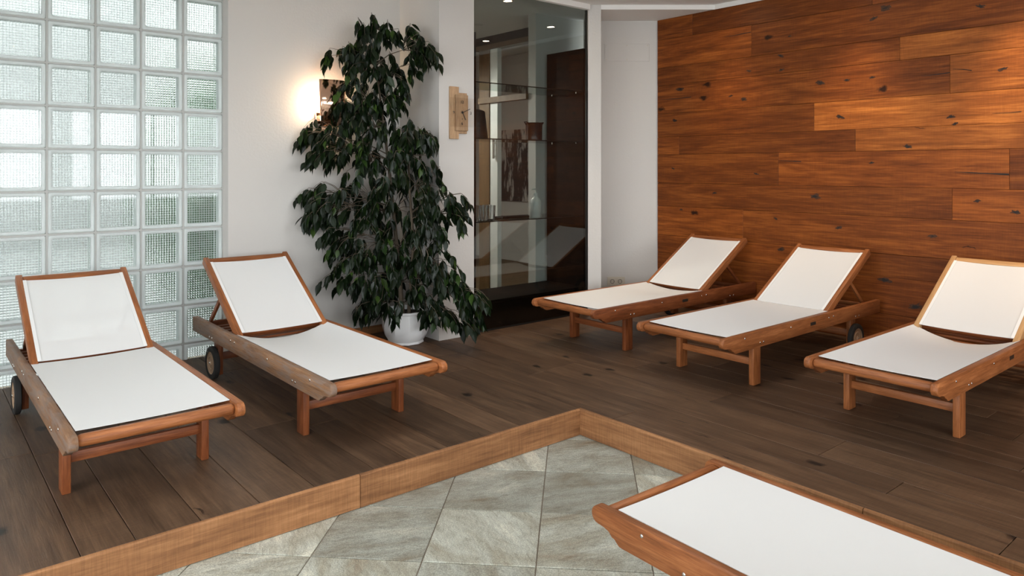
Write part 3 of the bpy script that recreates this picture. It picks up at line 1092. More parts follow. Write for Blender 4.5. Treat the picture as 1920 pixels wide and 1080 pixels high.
def lounger(loc, rz, label, rail_mats, back_mat, leg_mat, sag1, gap, ang, recline=True, plates=True):
    root = empty('sun_lounger', loc, rz)
    tag(root, label, 'lounger', 'teak sun loungers with white slings')
    ym = (RAIL_O + RAIL_I) / 2
    for s, rm in ((-1, rail_mats[0]), (1, rail_mats[1])):
        rl = new_obj('rail', RAIL.copy(), rm, root, (LEN / 2, s * ym, 0.27))
        for x, z in ((0.21, 0.295), (0.365, 0.250), (0.40, 0.250), (0.70, 0.290), (1.165, 0.286), (1.225, 0.288), (1.535, 0.246), (1.58, 0.246)):
            bo = new_obj('bolt', BOLT, 'steel', rl, (x - LEN / 2, s * (RAIL_O - RAIL_I) / 2, z - 0.27))
            if s > 0:
                bo.rotation_euler = (0, 0, R(180))
        if s < 0 and plates:
            box('name_plate', 0.93 - LEN / 2, 0.995 - LEN / 2, -0.0165, -0.0155, 0.266 - 0.27, 0.286 - 0.27, 'plate', rl)
    new_obj('foot_bar', FOOTBAR.copy(), rail_mats[2], root, (0.048, 0, 0.291), (0, 0, R(90)))
    for s in (-1, 1):
        o = new_obj('leg', LEG.copy(), leg_mat, root, (0.382, s * 0.2545, 0.135))
        o.rotation_euler = Matrix(((0, 1, 0), (0, 0, 1), (1, 0, 0))).to_euler()   # wide side follows the rail
        o = new_obj('leg', REARLEG.copy(), leg_mat, root, (1.56, s * 0.2545, 0.1425))
        o.rotation_euler = Matrix(((0, 1, 0), (0, 0, 1), (1, 0, 0))).to_euler()
        wh = new_obj('wheel', TYRE, 'rubber', root, (1.56, s * 0.2885, 0.096))
        hb = new_obj('hub', HUB, 'hub', wh)
        if s > 0:
            hb.rotation_euler = (0, 0, R(180))
        ab = new_obj('axle_bolt', BOLT, 'steel', wh, (0, s * 0.018, 0))
        if s > 0:
            ab.rotation_euler = (0, 0, R(180))
    new_obj('stretcher', STRETCH.copy(), leg_mat, root, (0.382, 0, 0.128), (0, 0, R(90)))
    new_obj('stretcher', STRETCH.copy(), leg_mat, root, (1.56, 0, 0.128), (0, 0, R(90)))
    new_obj('cross_rail', CROSS.copy(), leg_mat, root, (0.70, 0, 0.245), (0, 0, R(90)))
    new_obj('cross_rail', CROSS.copy(), leg_mat, root, (1.195, 0, 0.245), (0, 0, R(90)))
    for k in range(8):
        new_obj('slat', SLAT, 'teak_red', root, (1.30 + 0.075 * k, 0, 0.262), (0, 0, R(90)))
    # bed sling
    sl = new_obj('seat_sling', sling_mesh(1.135, 2 * RAIL_I - 0.006, 0.004, sag1, 0.010, 0.0, 0.006), 'sling', root, (0.085, 0, 0.3175))
    # backrest: everything in a tilted frame at the hinge
    ca, sa = math.cos(ang), math.sin(ang)
    hx, hz = 1.215, 0.308

    def on_back(d, off):
        return (hx + d * ca - off * sa, 0, hz + d * sa + off * ca)
    rot = Matrix.Rotation(-ang, 4, 'Y').to_euler()
    for s in (-1, 1):
        c = on_back(0.345, -0.012)
        new_obj('backrest_post', POST.copy(), back_mat, root, (c[0], s * 0.2515, c[2]), rot)
    c = on_back(0.672, -0.006)
    o = new_obj('backrest_top', TOPBAR.copy(), back_mat, root, (c[0], 0, c[2]))
    o.rotation_euler = (Matrix.Rotation(-ang, 4, 'Y') @ Matrix.Rotation(R(90), 4, 'Z')).to_euler()
    c = on_back(0.05, -0.026)
    o = new_obj('backrest_bottom', TOPBAR.copy(), 'teak_red', root, (c[0], 0, c[2]))
    o.rotation_euler = (Matrix.Rotation(-ang, 4, 'Y') @ Matrix.Rotation(R(90), 4, 'Z')).to_euler()
    c = on_back(0.012 + gap, 0.0095)
    o = new_obj('back_sling', sling_mesh(0.640 - gap, 0.480, 0.006, 0.004, 0.008, 0.0, 0.007), 'sling_back', root, c)
    o.rotation_euler = rot
    for s in (-1, 1):
        me = bpy.data.meshes.new('hem')
        me.from_pydata([(0.0, -0.008, 0), (0.640 - gap, -0.008, 0), (0.640 - gap, 0.008, 0), (0, 0.008, 0),
                        (0.0, -0.008, 0.0015), (0.640 - gap, -0.008, 0.0015), (0.640 - gap, 0.008, 0.0015), (0, 0.008, 0.0015)], [],
                       [(0, 3, 2, 1), (4, 5, 6, 7), (0, 1, 5, 4), (1, 2, 6, 5), (2, 3, 7, 6), (3, 0, 4, 7)])
        new_obj('hem', me, 'hem', o, (0, s * 0.231, 0.0002))
    # prop: two arms from the back of the frame down to the tail
    a = Vector(on_back(0.40, -0.03))
    b = Vector((1.215 + 0.60, 0, 0.275)) if ang > 0.2 else Vector((1.5, 0, 0.275))
    d = b - a
    for s in (-1, 1):
        bm = bmesh.new()
        Lp = d.length
        box_bm(bm, -Lp / 2, Lp / 2, -0.008, 0.008, -0.012, 0.012, 0.002)
        o = new_obj('prop', mesh_from(bm, 'prop'), leg_mat, root, ((a.x + b.x) / 2, s * 0.226, (a.z + b.z) / 2))
        o.rotation_euler = (0, math.atan2(-d.z, d.x), 0)
    o = new_obj('prop_bar', bar_mesh(0.436, 0.022, 0.022, 0.003, 1, 'prop_bar'), leg_mat, root, (b.x, 0, b.z + 0.005), (0, 0, R(90)))
    return root


TK = ('teak_red', 'teak', 'teak')
lounger((3.425, 3.567, 0), 0, 'teak lounger with white sling beside the dark glass cabinet and niche', ('teak_red', 'teak', 'teak'), 'teak', 'teak_red', 0.028, 0.0, R(30.8))
lounger((3.378, 2.570, 0), 0, 'middle teak lounger of the three with heads at the wood wall', ('teak', 'teak', 'teak'), 'teak', 'teak', 0.004, -0.006, R(30.5))
lounger((3.378, 1.515, 0), 0, 'teak lounger at the wood wall with pale yellowish backrest frame and sagging sling', ('teak', 'teak', 'teak'), 'teak_pale', 'teak', 0.062, 0.0, R(31.0))
lounger((1.702, 2.862, 0), R(90), 'teak lounger with greyed weathered rail beside the potted ficus', ('teak', 'teak_worn', 'teak'), 'teak', 'teak_red', 0.052, 0.0, R(32.0), plates=False)
lounger((0.742, 2.868, 0), R(90), 'teak lounger with its head wholly against the glass block wall', ('teak', 'teak_worn', 'teak'), 'teak', 'teak_red', 0.006, 0.004, R(30.0), plates=False)
lounger((1.978, 1.598, Z_TILE), R(-92.0), 'teak lounger standing on the stone tiles below the wooden step', ('teak', 'teak', 'teak'), 'teak', 'teak', 0.01, 0.0, R(30.0))

# ------------------------------------------------------------------ glass cabinet and what it holds
CX0, CX1, CY0, CY1, CZT = 3.285, 4.510, 4.378, 4.86, 2.265
cab = empty('glass_cabinet', (CX0, CY0, 0))
tag(cab, 'tall dark glass-fronted display cabinet between white pillar and niche', 'cabinet')


def cb(name, x0, x1, y0, y1, z0, z1, mat, bev=0.0):
    return box(name, x0 - CX0, x1 - CX0, y0 - CY0, y1 - CY0, z0, z1, mat, cab, bev)


cb('base', CX0, CX1, CY0 + 0.02, CY1, 0.0, 0.205, 'dark_wood')
cb('side_panel', CX0, CX0 + 0.05, CY0 + 0.02, CY1, 0.205, CZT, 'dark_wood')
sp = cb('side_panel', CX1 - 0.02, CX1, CY0 + 0.02, CY1, 0.205, CZT, 'dark_wood')
cb('bottom_board', CX0 + 0.05, CX1 - 0.02, CY0 + 0.03, CY1, 0.205, 0.222, 'dark_wood')
cb('glass_front', CX0, CX1, CY0, CY0 + 0.006, 0.012, Z_TOP - 0.006, 'cab_pane')
cb('frame_edge', CX1 - 0.012, CX1 + 0.001, CY0 - 0.004, CY0 + 0.012, 0.0, Z_TOP - 0.006, 'black')
cb('frame_edge', CX0, CX1 - 0.012, CY0 - 0.002, CY0 + 0.01, 0.0, 0.012, 'black')
SH = [0.832, 1.468, 1.898]
for z in SH:
    s = cb('shelf', CX0 + 0.05, CX1 - 0.022, CY0 + 0.035, CY1 - 0.03, z - 0.008, z, 'shelf_glass')
    box('shelf_edge', -(CX1 - CX0 - 0.072) / 2, (CX1 - CX0 - 0.072) / 2, -(CY1 - CY0 - 0.065) / 2 - 0.0012, -(CY1 - CY0 - 0.065) / 2 - 0.0004, -0.004, 0.004, 'black', s)
    for yy in (CY0 + 0.1, CY1 - 0.08):
        for xx, sx in ((CX0 + 0.05, 1), (CX1 - 0.0245, -1)):
            cb('shelf_pin', xx if sx > 0 else xx - 0.008, xx + 0.008 if sx > 0 else xx + 0.004, yy - 0.005, yy + 0.005, z - 0.016, z - 0.0085, 'steel')

# tumblers
prof_t = [(0.0001, 0.0), (0.026, 0.0), (0.029, 0.004), (0.033, 0.06), (0.036, 0.118), (0.0335, 0.118), (0.031, 0.06), (0.027, 0.012), (0.0001, 0.012)]
bm = bmesh.new()
lathe_bm(bm, prof_t, 20, 'Z')
bmesh.ops.recalc_face_normals(bm, faces=bm.faces)
TUM = mesh_from(bm, 'tumbler')
smooth_angle(TUM, 40)
for k, (x, y) in enumerate(((3.375, 4.46), (3.452, 4.455), (3.53, 4.46), (3.40, 4.54), (3.48, 4.535), (3.556, 4.545))):
    tag(new_obj('tumbler', TUM, 'tumbler_glass', None, (x, y, SH[0])), 'clear drinking glass in the cluster on the lowest glass shelf', 'glass', 'drinking glasses in the cabinet')
# dispenser bottle
disp = empty('soap_dispenser', (4.05, 4.52, SH[0]))
tag(disp, 'white pump bottle standing on the lowest glass shelf', 'bottle')
lathe('body', [(0.0001, 0), (0.045, 0), (0.05, 0.006), (0.05, 0.115), (0.043, 0.145), (0.022, 0.165), (0.018, 0.18), (0.0001, 0.18)], 'white_plastic', disp, seg=24)
lathe('collar', [(0.0001, 0.18), (0.02, 0.18), (0.02, 0.2), (0.0001, 0.2)], 'white_plastic', disp, seg=16)
tube('pump', [(0, 0, 0.2), (0, 0, 0.228), (-0.012, 0, 0.234), (-0.05, 0, 0.228)], [0.006, 0.006, 0.007, 0.004], 'white_plastic', disp)
# small flat things on the lowest shelf
tray = empty('serving_tray', (3.62, 4.53, SH[0]))
tag(tray, 'dark flat tray lying on the lowest glass shelf beside the glasses', 'tray')
bm = bmesh.new()
lathe_bm(bm, [(0.0001, 0), (0.05, 0), (0.062, 0.008), (0.066, 0.018), (0.062, 0.018), (0.055, 0.008), (0.0001, 0.006)], 28, 'Z')
bmesh.ops.recalc_face_normals(bm, faces=bm.faces)
new_obj('dish', mesh_from(bm, 'dish', True), 'black', tray)
tube('handle', [(0.06, 0.0, 0.012), (0.085, 0.02, 0.022), (0.085, -0.02, 0.022), (0.06, -0.005, 0.012)], 0.004, 'black', tray, 6)
brd = empty('wooden_board', (3.79, 4.58, SH[0]))
tag(brd, 'long dark brown board with handle lying on the lowest glass shelf', 'board')
box('blade', -0.05, 0.20, -0.05, 0.05, 0.0, 0.016, 'dark_wood', brd, 0.004, 2)
box('handle', -0.155, -0.05, -0.014, 0.014, 0.002, 0.02, 'black', brd, 0.004, 2)
# black jug
jug = empty('black_jug', (3.45, 4.56, SH[1]))
tag(jug, 'large matt black pitcher standing on the middle glass shelf', 'pitcher')
lathe('body', [(0.0001, 0), (0.098, 0), (0.101, 0.006), (0.078, 0.205), (0.074, 0.215), (0.07, 0.205), (0.09, 0.012), (0.0001, 0.012)], 'black', jug, seg=32)
lathe('lid', [(0.0725, 0.205), (0.068, 0.218), (0.04, 0.228), (0.0001, 0.232)], 'black', jug, seg=24)
tube('handle', [(-0.072, 0, 0.195), (-0.105, 0, 0.215), (-0.118, 0, 0.19), (-0.095, 0, 0.08)], 0.008, 'black', jug, 8)
tube('spout', [(0.066, 0, 0.19), (0.084, 0, 0.205), (0.09, 0, 0.195)], [0.016, 0.011, 0.007], 'black', jug, 8)
# enamel pot
pot2 = empty('enamel_pot', (4.03, 4.52, SH[1]))
tag(pot2, 'small dark red enamel cooking pot on the middle glass shelf', 'pot')
lathe('body', [(0.0001, 0), (0.062, 0), (0.068, 0.006), (0.07, 0.135), (0.075, 0.142), (0.07, 0.146), (0.066, 0.138), (0.063, 0.012), (0.0001, 0.01)], 'enamel', pot2, seg=32)
for s in (-1, 1):
    tube('handle', [(s * 0.068, -0.018, 0.128), (s * 0.092, -0.014, 0.15), (s * 0.092, 0.014, 0.15), (s * 0.068, 0.018, 0.128)], 0.005, 'enamel', pot2, 8)

# ------------------------------------------------------------------ room behind the cabinet
struct(box('floor_2', 2.97, 7.2, 4.86, 9.6, -0.2, 0.0, 'mid_wood', centre=False), 'wooden floor of the room behind the cabinet')
struct(box('ceiling_2', 2.97, 7.2, 4.30, 9.6, Z_CEIL + 0.121, Z_CEIL + 0.2, 'white_ceiling', centre=False), 'ceiling of the room behind the cabinet')
struct(box('wall_back', 6.3, 6.42, 4.9, 9.6, 0.0, 2.75, 'white_wall', centre=False), 'grey-white wall carrying the abstract painting')
struct(box('wall_end', 2.97, 6.3, 9.4, 9.6, 0.0, 2.75, 'white_wall', centre=False), 'end wall of the room behind the cabinet')
struct(box('wall_inner', 2.97, 3.09, 5.12, 9.4, 0.0, 2.75, 'white_wall', centre=False), 'inner wall of the room behind the cabinet')
struct(prism('wall_pier', [(4.39, 4.90), (6.3, 4.90), (6.3, 5.0), (4.39, 5.0)], 0.0, 2.75, 'white_wall'), 'white wall end behind the cabinet')
d1 = struct(empty('door_1', (4.39, 5.0, 0)), 'wooden door frame with white door in the room behind the cabinet')
box('frame_beam', 0.0, 0.10, 0.0, 0.80, 2.44, 2.52, 'dark_wood', d1)
box('frame_board', -0.005, 0.09, 0.0, 0.80, 2.395, 2.44, 'mid_wood', d1)
fp = box('frame_post', 0.0, 2.395, 0.57, 0.73, -0.05, 0.05, 'mid_wood', d1)
fp.location = (0.045, 0.65, 1.1975)
fp.rotation_euler = (0, R(-90), 0)
box('frame_rail', -0.03, 0.03, 0.0, 0.72, 1.868, 1.922, 'mid_wood', d1)
dl = box('door_leaf', 0.005, 0.055, 0.455, 0.568, 0.02, 2.39, 'white_paint', d1)
box('door_handle', -0.055, -0.037, -0.03, -0.015, 1.33 - 1.205, 1.50 - 1.205, 'steel', dl)
for hz in (1.35, 1.48):
    box('handle_fixing', -0.04, -0.025, -0.027, -0.018, hz - 1.210, hz - 1.200, 'steel', dl)
pic = empty('abstract_painting', (6.285, 6.95, 0.80))
tag(pic, 'large abstract black and white canvas hanging behind the cabinet', 'painting')
box('canvas', -0.015, 0.012, -0.80, 0.80, 0.0, 0.95, 'canvas', pic)
bm = bmesh.new()
box_bm(bm, -0.017, -0.0155, -0.30, 0.18, 0.0, 0.018)
yo = new_obj('yellow_stroke', mesh_from(bm, 'yellow_stroke'), None, pic, (0, -0.35, 0.12), (R(-28), 0, 0))
yo.data.materials.append(plain('yellow_paint', (0.45, 0.30, 0.03), 0.6))
lamp2 = empty('copper_wall_lamp', (6.27, 7.75, 1.35))
tag(lamp2, 'folded copper wall lamp beside the abstract painting', 'lamp')
bm = bmesh.new()
for k in range(5):
    a0, a1 = R(-70 + 28 * k), R(-70 + 28 * (k + 1))
    f = [bm.verts.new(v) for v in ((-0.03 - 0.05 * math.cos(a0), 0.05 * math.sin(a0), -0.05), (-0.03 - 0.05 * math.cos(a1), 0.05 * math.sin(a1), -0.05),
                                  (-0.03 - 0.1 * math.cos(a1), 0.1 * math.sin(a1), 0.28 - 0.04 * (k % 2)), (-0.03 - 0.1 * math.cos(a0), 0.1 * math.sin(a0), 0.28 - 0.04 * ((k + 1) % 2)))]
    bm.faces.new(f)
sh = new_obj('shade', mesh_from(bm, 'shade'), 'copper', lamp2)
sm_ = sh.modifiers.new('thick', 'SOLIDIFY')
sm_.thickness = 0.003
box('bracket', -0.06, 0.028, -0.02, 0.02, -0.16, -0.05, 'mid_wood', lamp2)

# ------------------------------------------------------------------ ceiling downlights
def downlight(x, y, on, label, watts=0.0, z=Z_CEIL, size=R(66), blend=1.0, tilt=(0, 0)):
    root = empty('downlight', (x, y, z))
    tag(root, label, 'downlight', 'recessed ceiling downlights')
    lathe('bezel', [(0.034, -0.0005), (0.034, -0.004), (0.042, -0.005), (0.046, -0.0005)], 'steel', root, seg=28, cap=False)
    lathe('lens', [(0.0001, -0.002), (0.034, -0.002), (0.034, -0.0006), (0.0001, -0.0006)], 'lamp_on' if on else 'lamp_off', root, seg=24)
    if watts:
        l = bpy.data.lights.new('downlight_beam', 'SPOT')
        l.energy = watts
        l.color = (1.0, 0.75, 0.50)
        l.spot_size = size
        l.spot_blend = blend
        l.shadow_soft_size = 0.035
        o = bpy.data.objects.new('downlight_beam', l)
        o.location = (0, 0, -0.02)
        o.rotation_euler = (tilt[0], tilt[1], 0)
        C.objects.link(o)
        o.parent = root


for y, wt in ((3.48, 12), (2.44, 16), (1.40, 23), (0.36, 44), (-0.68, 30), (-1.72, 30)):
    downlight(4.93, y, True, 'lit recessed downlight in the row along the wood wall', wt, tilt=(0, R(-12)))
downlight(3.89, 4.07, True, 'lit recessed downlight in front of the glass cabinet', 22)
downlight(4.32, 3.11, False, 'unlit dark recessed downlight between the lit ones')
l = bpy.data.lights.new('back_room_fill', 'POINT')  # hidden lamp added to brighten the room behind the cabinet
l.energy, l.color, l.shadow_soft_size = 34, (1.0, 0.92, 0.84), 0.06
lr = empty('added_pendant', (3.6, 6.2, 2.10))
tag(lr, 'added pendant lamp, out of view, lighting the room behind the cabinet', 'lamp')
lo = bpy.data.objects.new('added_pendant_light', l)
lo.location = (0, 0, 0.02)
C.objects.link(lo)
lo.parent = lr
tube('cable', [(0, 0, 0.12), (0, 0, 0.656)], 0.004, 'black', lr, 6)
lathe('shade', [(0.16, 0.0), (0.10, 0.07), (0.03, 0.10), (0.02, 0.13), (0.0001, 0.13), (0.0001, 0.122), (0.016, 0.122), (0.026, 0.094), (0.096, 0.064), (0.155, -0.003)], 'steel', lr, seg=24, cap=False)

# ------------------------------------------------------------------ wall sconce
sc = empty('wall_sconce', (2.365, Y_WALL, 1.535))
tag(sc, 'polished copper wall sconce glowing behind the ficus', 'lamp')
box('bracket', -0.10, 0.10, -0.022, 0.0, 0.02, 0.10, 'copper', sc, 0.003)
box('arm', -0.095, -0.07, -0.085, -0.022, 0.035, 0.075, 'copper', sc, 0.002)
bm = bmesh.new()
nseg = 14
lo_, hi_ = [], []
for k in range(nseg + 1):
    t = -1 + 2 * k / nseg
    x = 0.105 * t
    y = -0.085 - 0.035 * (1 - t * t)
    lo_.append(bm.verts.new((x * 0.86, y + 0.015, 0.0)))
    hi_.append(bm.verts.new((x, y, 0.33)))
for k in range(nseg):
    bm.faces.new((lo_[k], lo_[k + 1], hi_[k + 1], hi_[k]))
sh = new_obj('shade', mesh_from(bm, 'shade', True), 'copper', sc)
md = sh.modifiers.new('thick', 'SOLIDIFY')
md.thickness = 0.003
lathe('bulb', [(0.0001, 0.10), (0.012, 0.10), (0.022, 0.13), (0.024, 0.16), (0.018, 0.19), (0.0001, 0.20)], 'bulb_on', sc, (-0.03, -0.05, 0), seg=20)
l = bpy.data.lights.new('sconce_light', 'POINT')
l.energy, l.color, l.shadow_soft_size = 1.0, (1.0, 0.70, 0.42), 0.02
lo = bpy.data.objects.new('sconce_light', l)
lo.location = (-0.085, -0.045, 0.17)
C.objects.link(lo)
lo.parent = sc

# ------------------------------------------------------------------ wall clock on the pillar
ck = empty('wall_clock', (3.147, 4.35, 1.451))
tag(ck, 'wooden wall clock of two offset boards under a clear plate', 'clock')
box('back_board', -0.095, -0.016, -0.018, 0.0, 0.0, 0.381, 'clock_wood', ck, 0.002)
box('front_board', -0.055, 0.055, -0.034, -0.018, 0.06, 0.322, 'clock_wood', ck, 0.002)
box('side_board', -0.016, 0.058, -0.016, 0.0, 0.04, 0.338, 'clock_wood', ck, 0.002)
for o in ck.children:   # grain runs upright
    d = o.data
    d.transform(Matrix.Rotation(R(90), 4, 'Y'))
    o.rotation_euler = (0, R(-90), 0)
face = box('clear_plate', -0.108, 0.108, -0.0385, -0.0355, 0.088, 0.298, 'acrylic', ck)


def text(name, s, size, loc, parent, mat, rot=(R(90), 0, 0), ext=0.0006):
    cu = bpy.data.curves.new(name, 'FONT')
    cu.body = s
    cu.size = size
    cu.extrude = ext
    cu.align_x = cu.align_y = 'CENTER'
    t = bpy.data.objects.new('tmp_text', cu)
    C.objects.link(t)
    dg = bpy.context.evaluated_depsgraph_get()
    me = bpy.data.meshes.new_from_object(t.evaluated_get(dg))
    bpy.data.objects.remove(t)
    o = new_obj(name, me, mat, parent, loc, rot)
    return o


for s, x, z in (('12', -0.004, 0.268), ('3', 0.075, 0.190), ('6', -0.004, 0.112), ('9', -0.078, 0.190)):
    text('numeral', s, 0.030, (x, -0.0395, z), ck, 'ink')
tri = bpy.data.meshes.new('maker_mark')
tri.from_pydata([(-0.006, -0.0396, 0.143), (0.002, -0.0396, 0.143), (-0.002, -0.0396, 0.153), (-0.006, -0.0390, 0.143), (0.002, -0.0390, 0.143), (-0.002, -0.0390, 0.153)], [],
                [(0, 1, 2), (3, 5, 4), (0, 3, 4, 1), (1, 4, 5, 2), (2, 5, 3, 0)])
new_obj('maker_mark', tri, 'ink', ck)
for nm, L_, wd, ang, y in (('minute_hand', 0.072, 0.004, 67, -0.046), ('hour_hand', 0.060, 0.005, 152, -0.0435)):
    bm = bmesh.new()
    box_bm(bm, -0.014, L_, -wd / 2, wd / 2, -0.0006, 0.0006)
    me = mesh_from(bm, nm)
    o = new_obj(nm, me, 'ink', ck, (-0.002, y, 0.193))
    o.rotation_euler = (Matrix.Rotation(R(ang - 90), 4, 'Y') @ Matrix.Rotation(R(90), 4, 'X')).to_euler()
lathe('hub', [(0.0001, -0.049), (0.006, -0.049), (0.006, -0.0386), (0.0001, -0.0386)], 'ink', ck, (-0.002, 0, 0.193), 16, 'Y')


# ------------------------------------------------------------------ sockets and the access panel
def socket(name, loc, rz, n_, label):
    root = empty(name, loc, rz)
    tag(root, label, 'socket')
    wd = 0.081 * n_
    box('frame', -wd / 2, wd / 2, -0.009, 0.0, -0.0405, 0.0405, 'beige_plastic', root, 0.002, 2)
    for k in range(n_):
        x = (k - (n_ - 1) / 2) * 0.071
        ins = box('insert', x - 0.0275, x + 0.0275, -0.0115, -0.009, -0.0275, 0.0275, 'beige_plastic', root, 0.001)
        bm = bmesh.new()
        lathe_bm(bm, [(0.0195, -0.0012), (0.0195, -0.0024), (0.0165, -0.0024), (0.0160, -0.0012)], 24, 'Y', cap=False)
        bmesh.ops.recalc_face_normals(bm, faces=bm.faces)
        new_obj('socket_ring', mesh_from(bm, 'socket_ring', True), 'rubber', ins)
        for hx in (-0.0085, 0.0085):
            lathe('pin_hole', [(0.0001, -0.0016), (0.003, -0.0016), (0.003, -0.0012), (0.0001, -0.0012)], 'ink', ins, (hx, 0, 0), 10, 'Y')
        for hz in (-0.016, 0.016):
            box('earth_clip', -0.003, 0.003, -0.0028, -0.0012, hz - 0.002, hz + 0.002, 'steel', ins)


socket('wall_socket', (2.625, Y_WALL, 0.178), 0, 1, 'single beige wall socket half behind the ficus leaves')
socket('wall_socket', (5.060, 4.540, 0.197), R(-40), 2, 'double beige wall socket on the niche wall')
ap = empty('access_panel', (5.1364, 4.4748, 2.303), R(-40))
tag(ap, 'white screwed access panel high on the niche wall', 'panel')
box('cover', -0.205, 0.205, -0.006, 0.0, -0.081, 0.081, 'white_wall', ap, 0.002)
for x, z in ((-0.19, 0.065), (0, 0.065), (0.19, 0.065), (-0.19, -0.065), (0, -0.065)):
    lathe('screw', [(0.0001, -0.0078), (0.004, -0.0075), (0.005, -0.006), (0.0001, -0.006)], 'beige_plastic', ap, (x, 0, z), 10, 'Y')

# ------------------------------------------------------------------ potted ficus
PX, PY = 2.765, 4.475
DP = PX * CC + PY * SC
fic = empty('potted_ficus', (PX, PY, 0))
tag(fic, 'tall weeping ficus with dark glossy leaves in white faceted pot', 'potted plant')
bm = bmesh.new()
lathe_bm(bm, [(0.0001, 0.0), (0.112, 0.0), (0.128, 0.004), (0.128, 0.016), (0.124, 0.018), (0.132, 0.028), (0.152, 0.06), (0.166, 0.11), (0.170, 0.17), (0.166, 0.215), (0.176, 0.222),
              (0.176, 0.235), (0.164, 0.235), (0.158, 0.2), (0.0001, 0.2)], 10, 'Z')
bmesh.ops.recalc_face_normals(bm, faces=bm.faces)
pm = mesh_from(bm, 'pot')
pm.transform(Matrix.Rotation(R(-4), 4, 'Z'))
smooth_angle(pm, 33)
new_obj('pot', pm, 'pot', fic)
lathe('soil', [(0.0001, 0.205), (0.157, 0.205), (0.157, 0.2005), (0.0001, 0.2005)], 'soil', fic, seg=10, sm=0)
FO = Vector((PX, PY, 0))


def fit(p):
    """keep a point in front of the white wall and the pillar"""
    p = p.copy()
    p.y = min(p.y, Y_WALL - 0.05)
    if p.x > 2.93:
        p.y = min(p.y, 4.30)
    return p


def px(x, y, dd=0.0):
    return fit(at_depth(x, y, DP + dd)) - FO


trunk_px = [(757, 615, 0.0), (752, 560, 0.0), (748, 500, 0.02), (741, 430, 0.02), (733, 350, 0.0), (724, 270, 0.02), (715, 200, 0.0), (706, 130, 0.0), (698, 70, 0.0)]
tr_pts = [px(*t) for t in trunk_px]
tube('trunk', tr_pts, [0.018, 0.017, 0.016, 0.014, 0.012, 0.010, 0.008, 0.006, 0.003], 'bark', fic, 8)
tr2_pts = [px(764, 615, -0.05), px(770, 540, -0.08), px(775, 450, -0.08), px(768, 360, -0.06), px(765, 290, -0.04), px(768, 240, -0.02)]
tube('trunk', tr2_pts, [0.014, 0.013, 0.011, 0.009, 0.006, 0.003], 'bark', fic, 8)

# foliage clusters: centre px, radii px, root px, twigs, depth spread
CL = [
    (690, 65, 30, 34, (700, 110), 10, 0.08), (735, 62, 22, 18, (708, 100), 4, 0.06), (786, 95, 28, 42, (715, 120), 13, 0.08),
    (640, 108, 34, 16, (705, 140), 8, 0.08), (690, 125, 40, 34, (706, 140), 14, 0.12), (738, 145, 38, 36, (712, 160), 12, 0.1), (735, 195, 34, 36, (716, 200), 11, 0.1),
    (675, 190, 40, 42, (716, 215), 14, 0.12), (648, 230, 30, 36, (718, 230), 9, 0.12), (690, 250, 34, 34, (722, 250), 11, 0.12),
    (585, 255, 30, 20, (715, 290), 9, 0.1), (620, 280, 36, 34, (720, 300), 12, 0.12), (600, 300, 22, 16, (720, 300), 4, 0.1), (670, 310, 40, 40, (726, 320), 14, 0.16),
    (760, 255, 26, 22, (766, 280), 7, 0.1), (797, 262, 24, 20, (766, 280), 7, 0.08), (775, 300, 40, 36, (766, 310), 13, 0.14), (725, 320, 40, 50, (730, 340), 13, 0.16),
    (590, 375, 28, 26, (728, 390), 10, 0.12), (615, 395, 42, 34, (730, 400), 12, 0.14), (590, 412, 22, 18, (730, 400), 4, 0.1), (670, 380, 44, 44, (732, 390), 16, 0.18), (730, 400, 50, 46, (738, 420), 17, 0.2),
    (790, 360, 40, 42, (768, 360), 14, 0.16), (815, 400, 24, 40, (770, 400), 8, 0.1), (850, 385, 24, 14, (772, 400), 5, 0.05), (862, 415, 16, 26, (772, 410), 4, 0.05),
    (640, 455, 34, 36, (740, 450), 10, 0.14), (690, 460, 46, 44, (742, 470), 16, 0.2), (750, 470, 50, 48, (746, 480), 17, 0.2), (805, 460, 36, 46, (774, 470), 12, 0.14),
    (632, 530, 22, 10, (745, 520), 3, 0.08), (665, 505, 40, 30, (745, 510), 10, 0.14), (655, 480, 30, 20, (745, 500), 5, 0.12), (700, 545, 34, 36, (748, 530), 12, 0.16), (745, 540, 46, 46, (750, 540), 16, 0.2),
    (795, 530, 36, 44, (768, 530), 12, 0.14), (835, 510, 22, 30, (770, 500), 7, 0.06), (860, 555, 28, 26, (770, 520), 9, 0.05), (884, 580, 24, 34, (772, 530), 13, 0.05),
    (700, 585, 28, 20, (752, 570), 9, 0.16), (760, 585, 44, 18, (756, 570), 8, 0.16), (815, 585, 40, 26, (768, 560), 9, 0.08), (870, 610, 16, 14, (772, 560), 3, 0.04),
]
rng = random.Random(21)
leaves = []      # (pos, direction, normal-ish, length)
tw = bmesh.new()
allt = [(Vector(p), q) for p, q in zip(tr_pts, trunk_px)] + [(Vector(p), None) for p in tr2_pts]
tru = tr_pts + tr2_pts


def near_trunk(p):
    best = None
    for a in (tr_pts, tr2_pts):
        for i in range(len(a) - 1):
            d = a[i + 1] - a[i]
            t = max(0, min(1, (p - a[i]).dot(d) / d.length_squared))
            q = a[i] + d * t
            if best is None or (q - p).length < best[0]:
                best = ((q - p).length, q)
    return best[1]


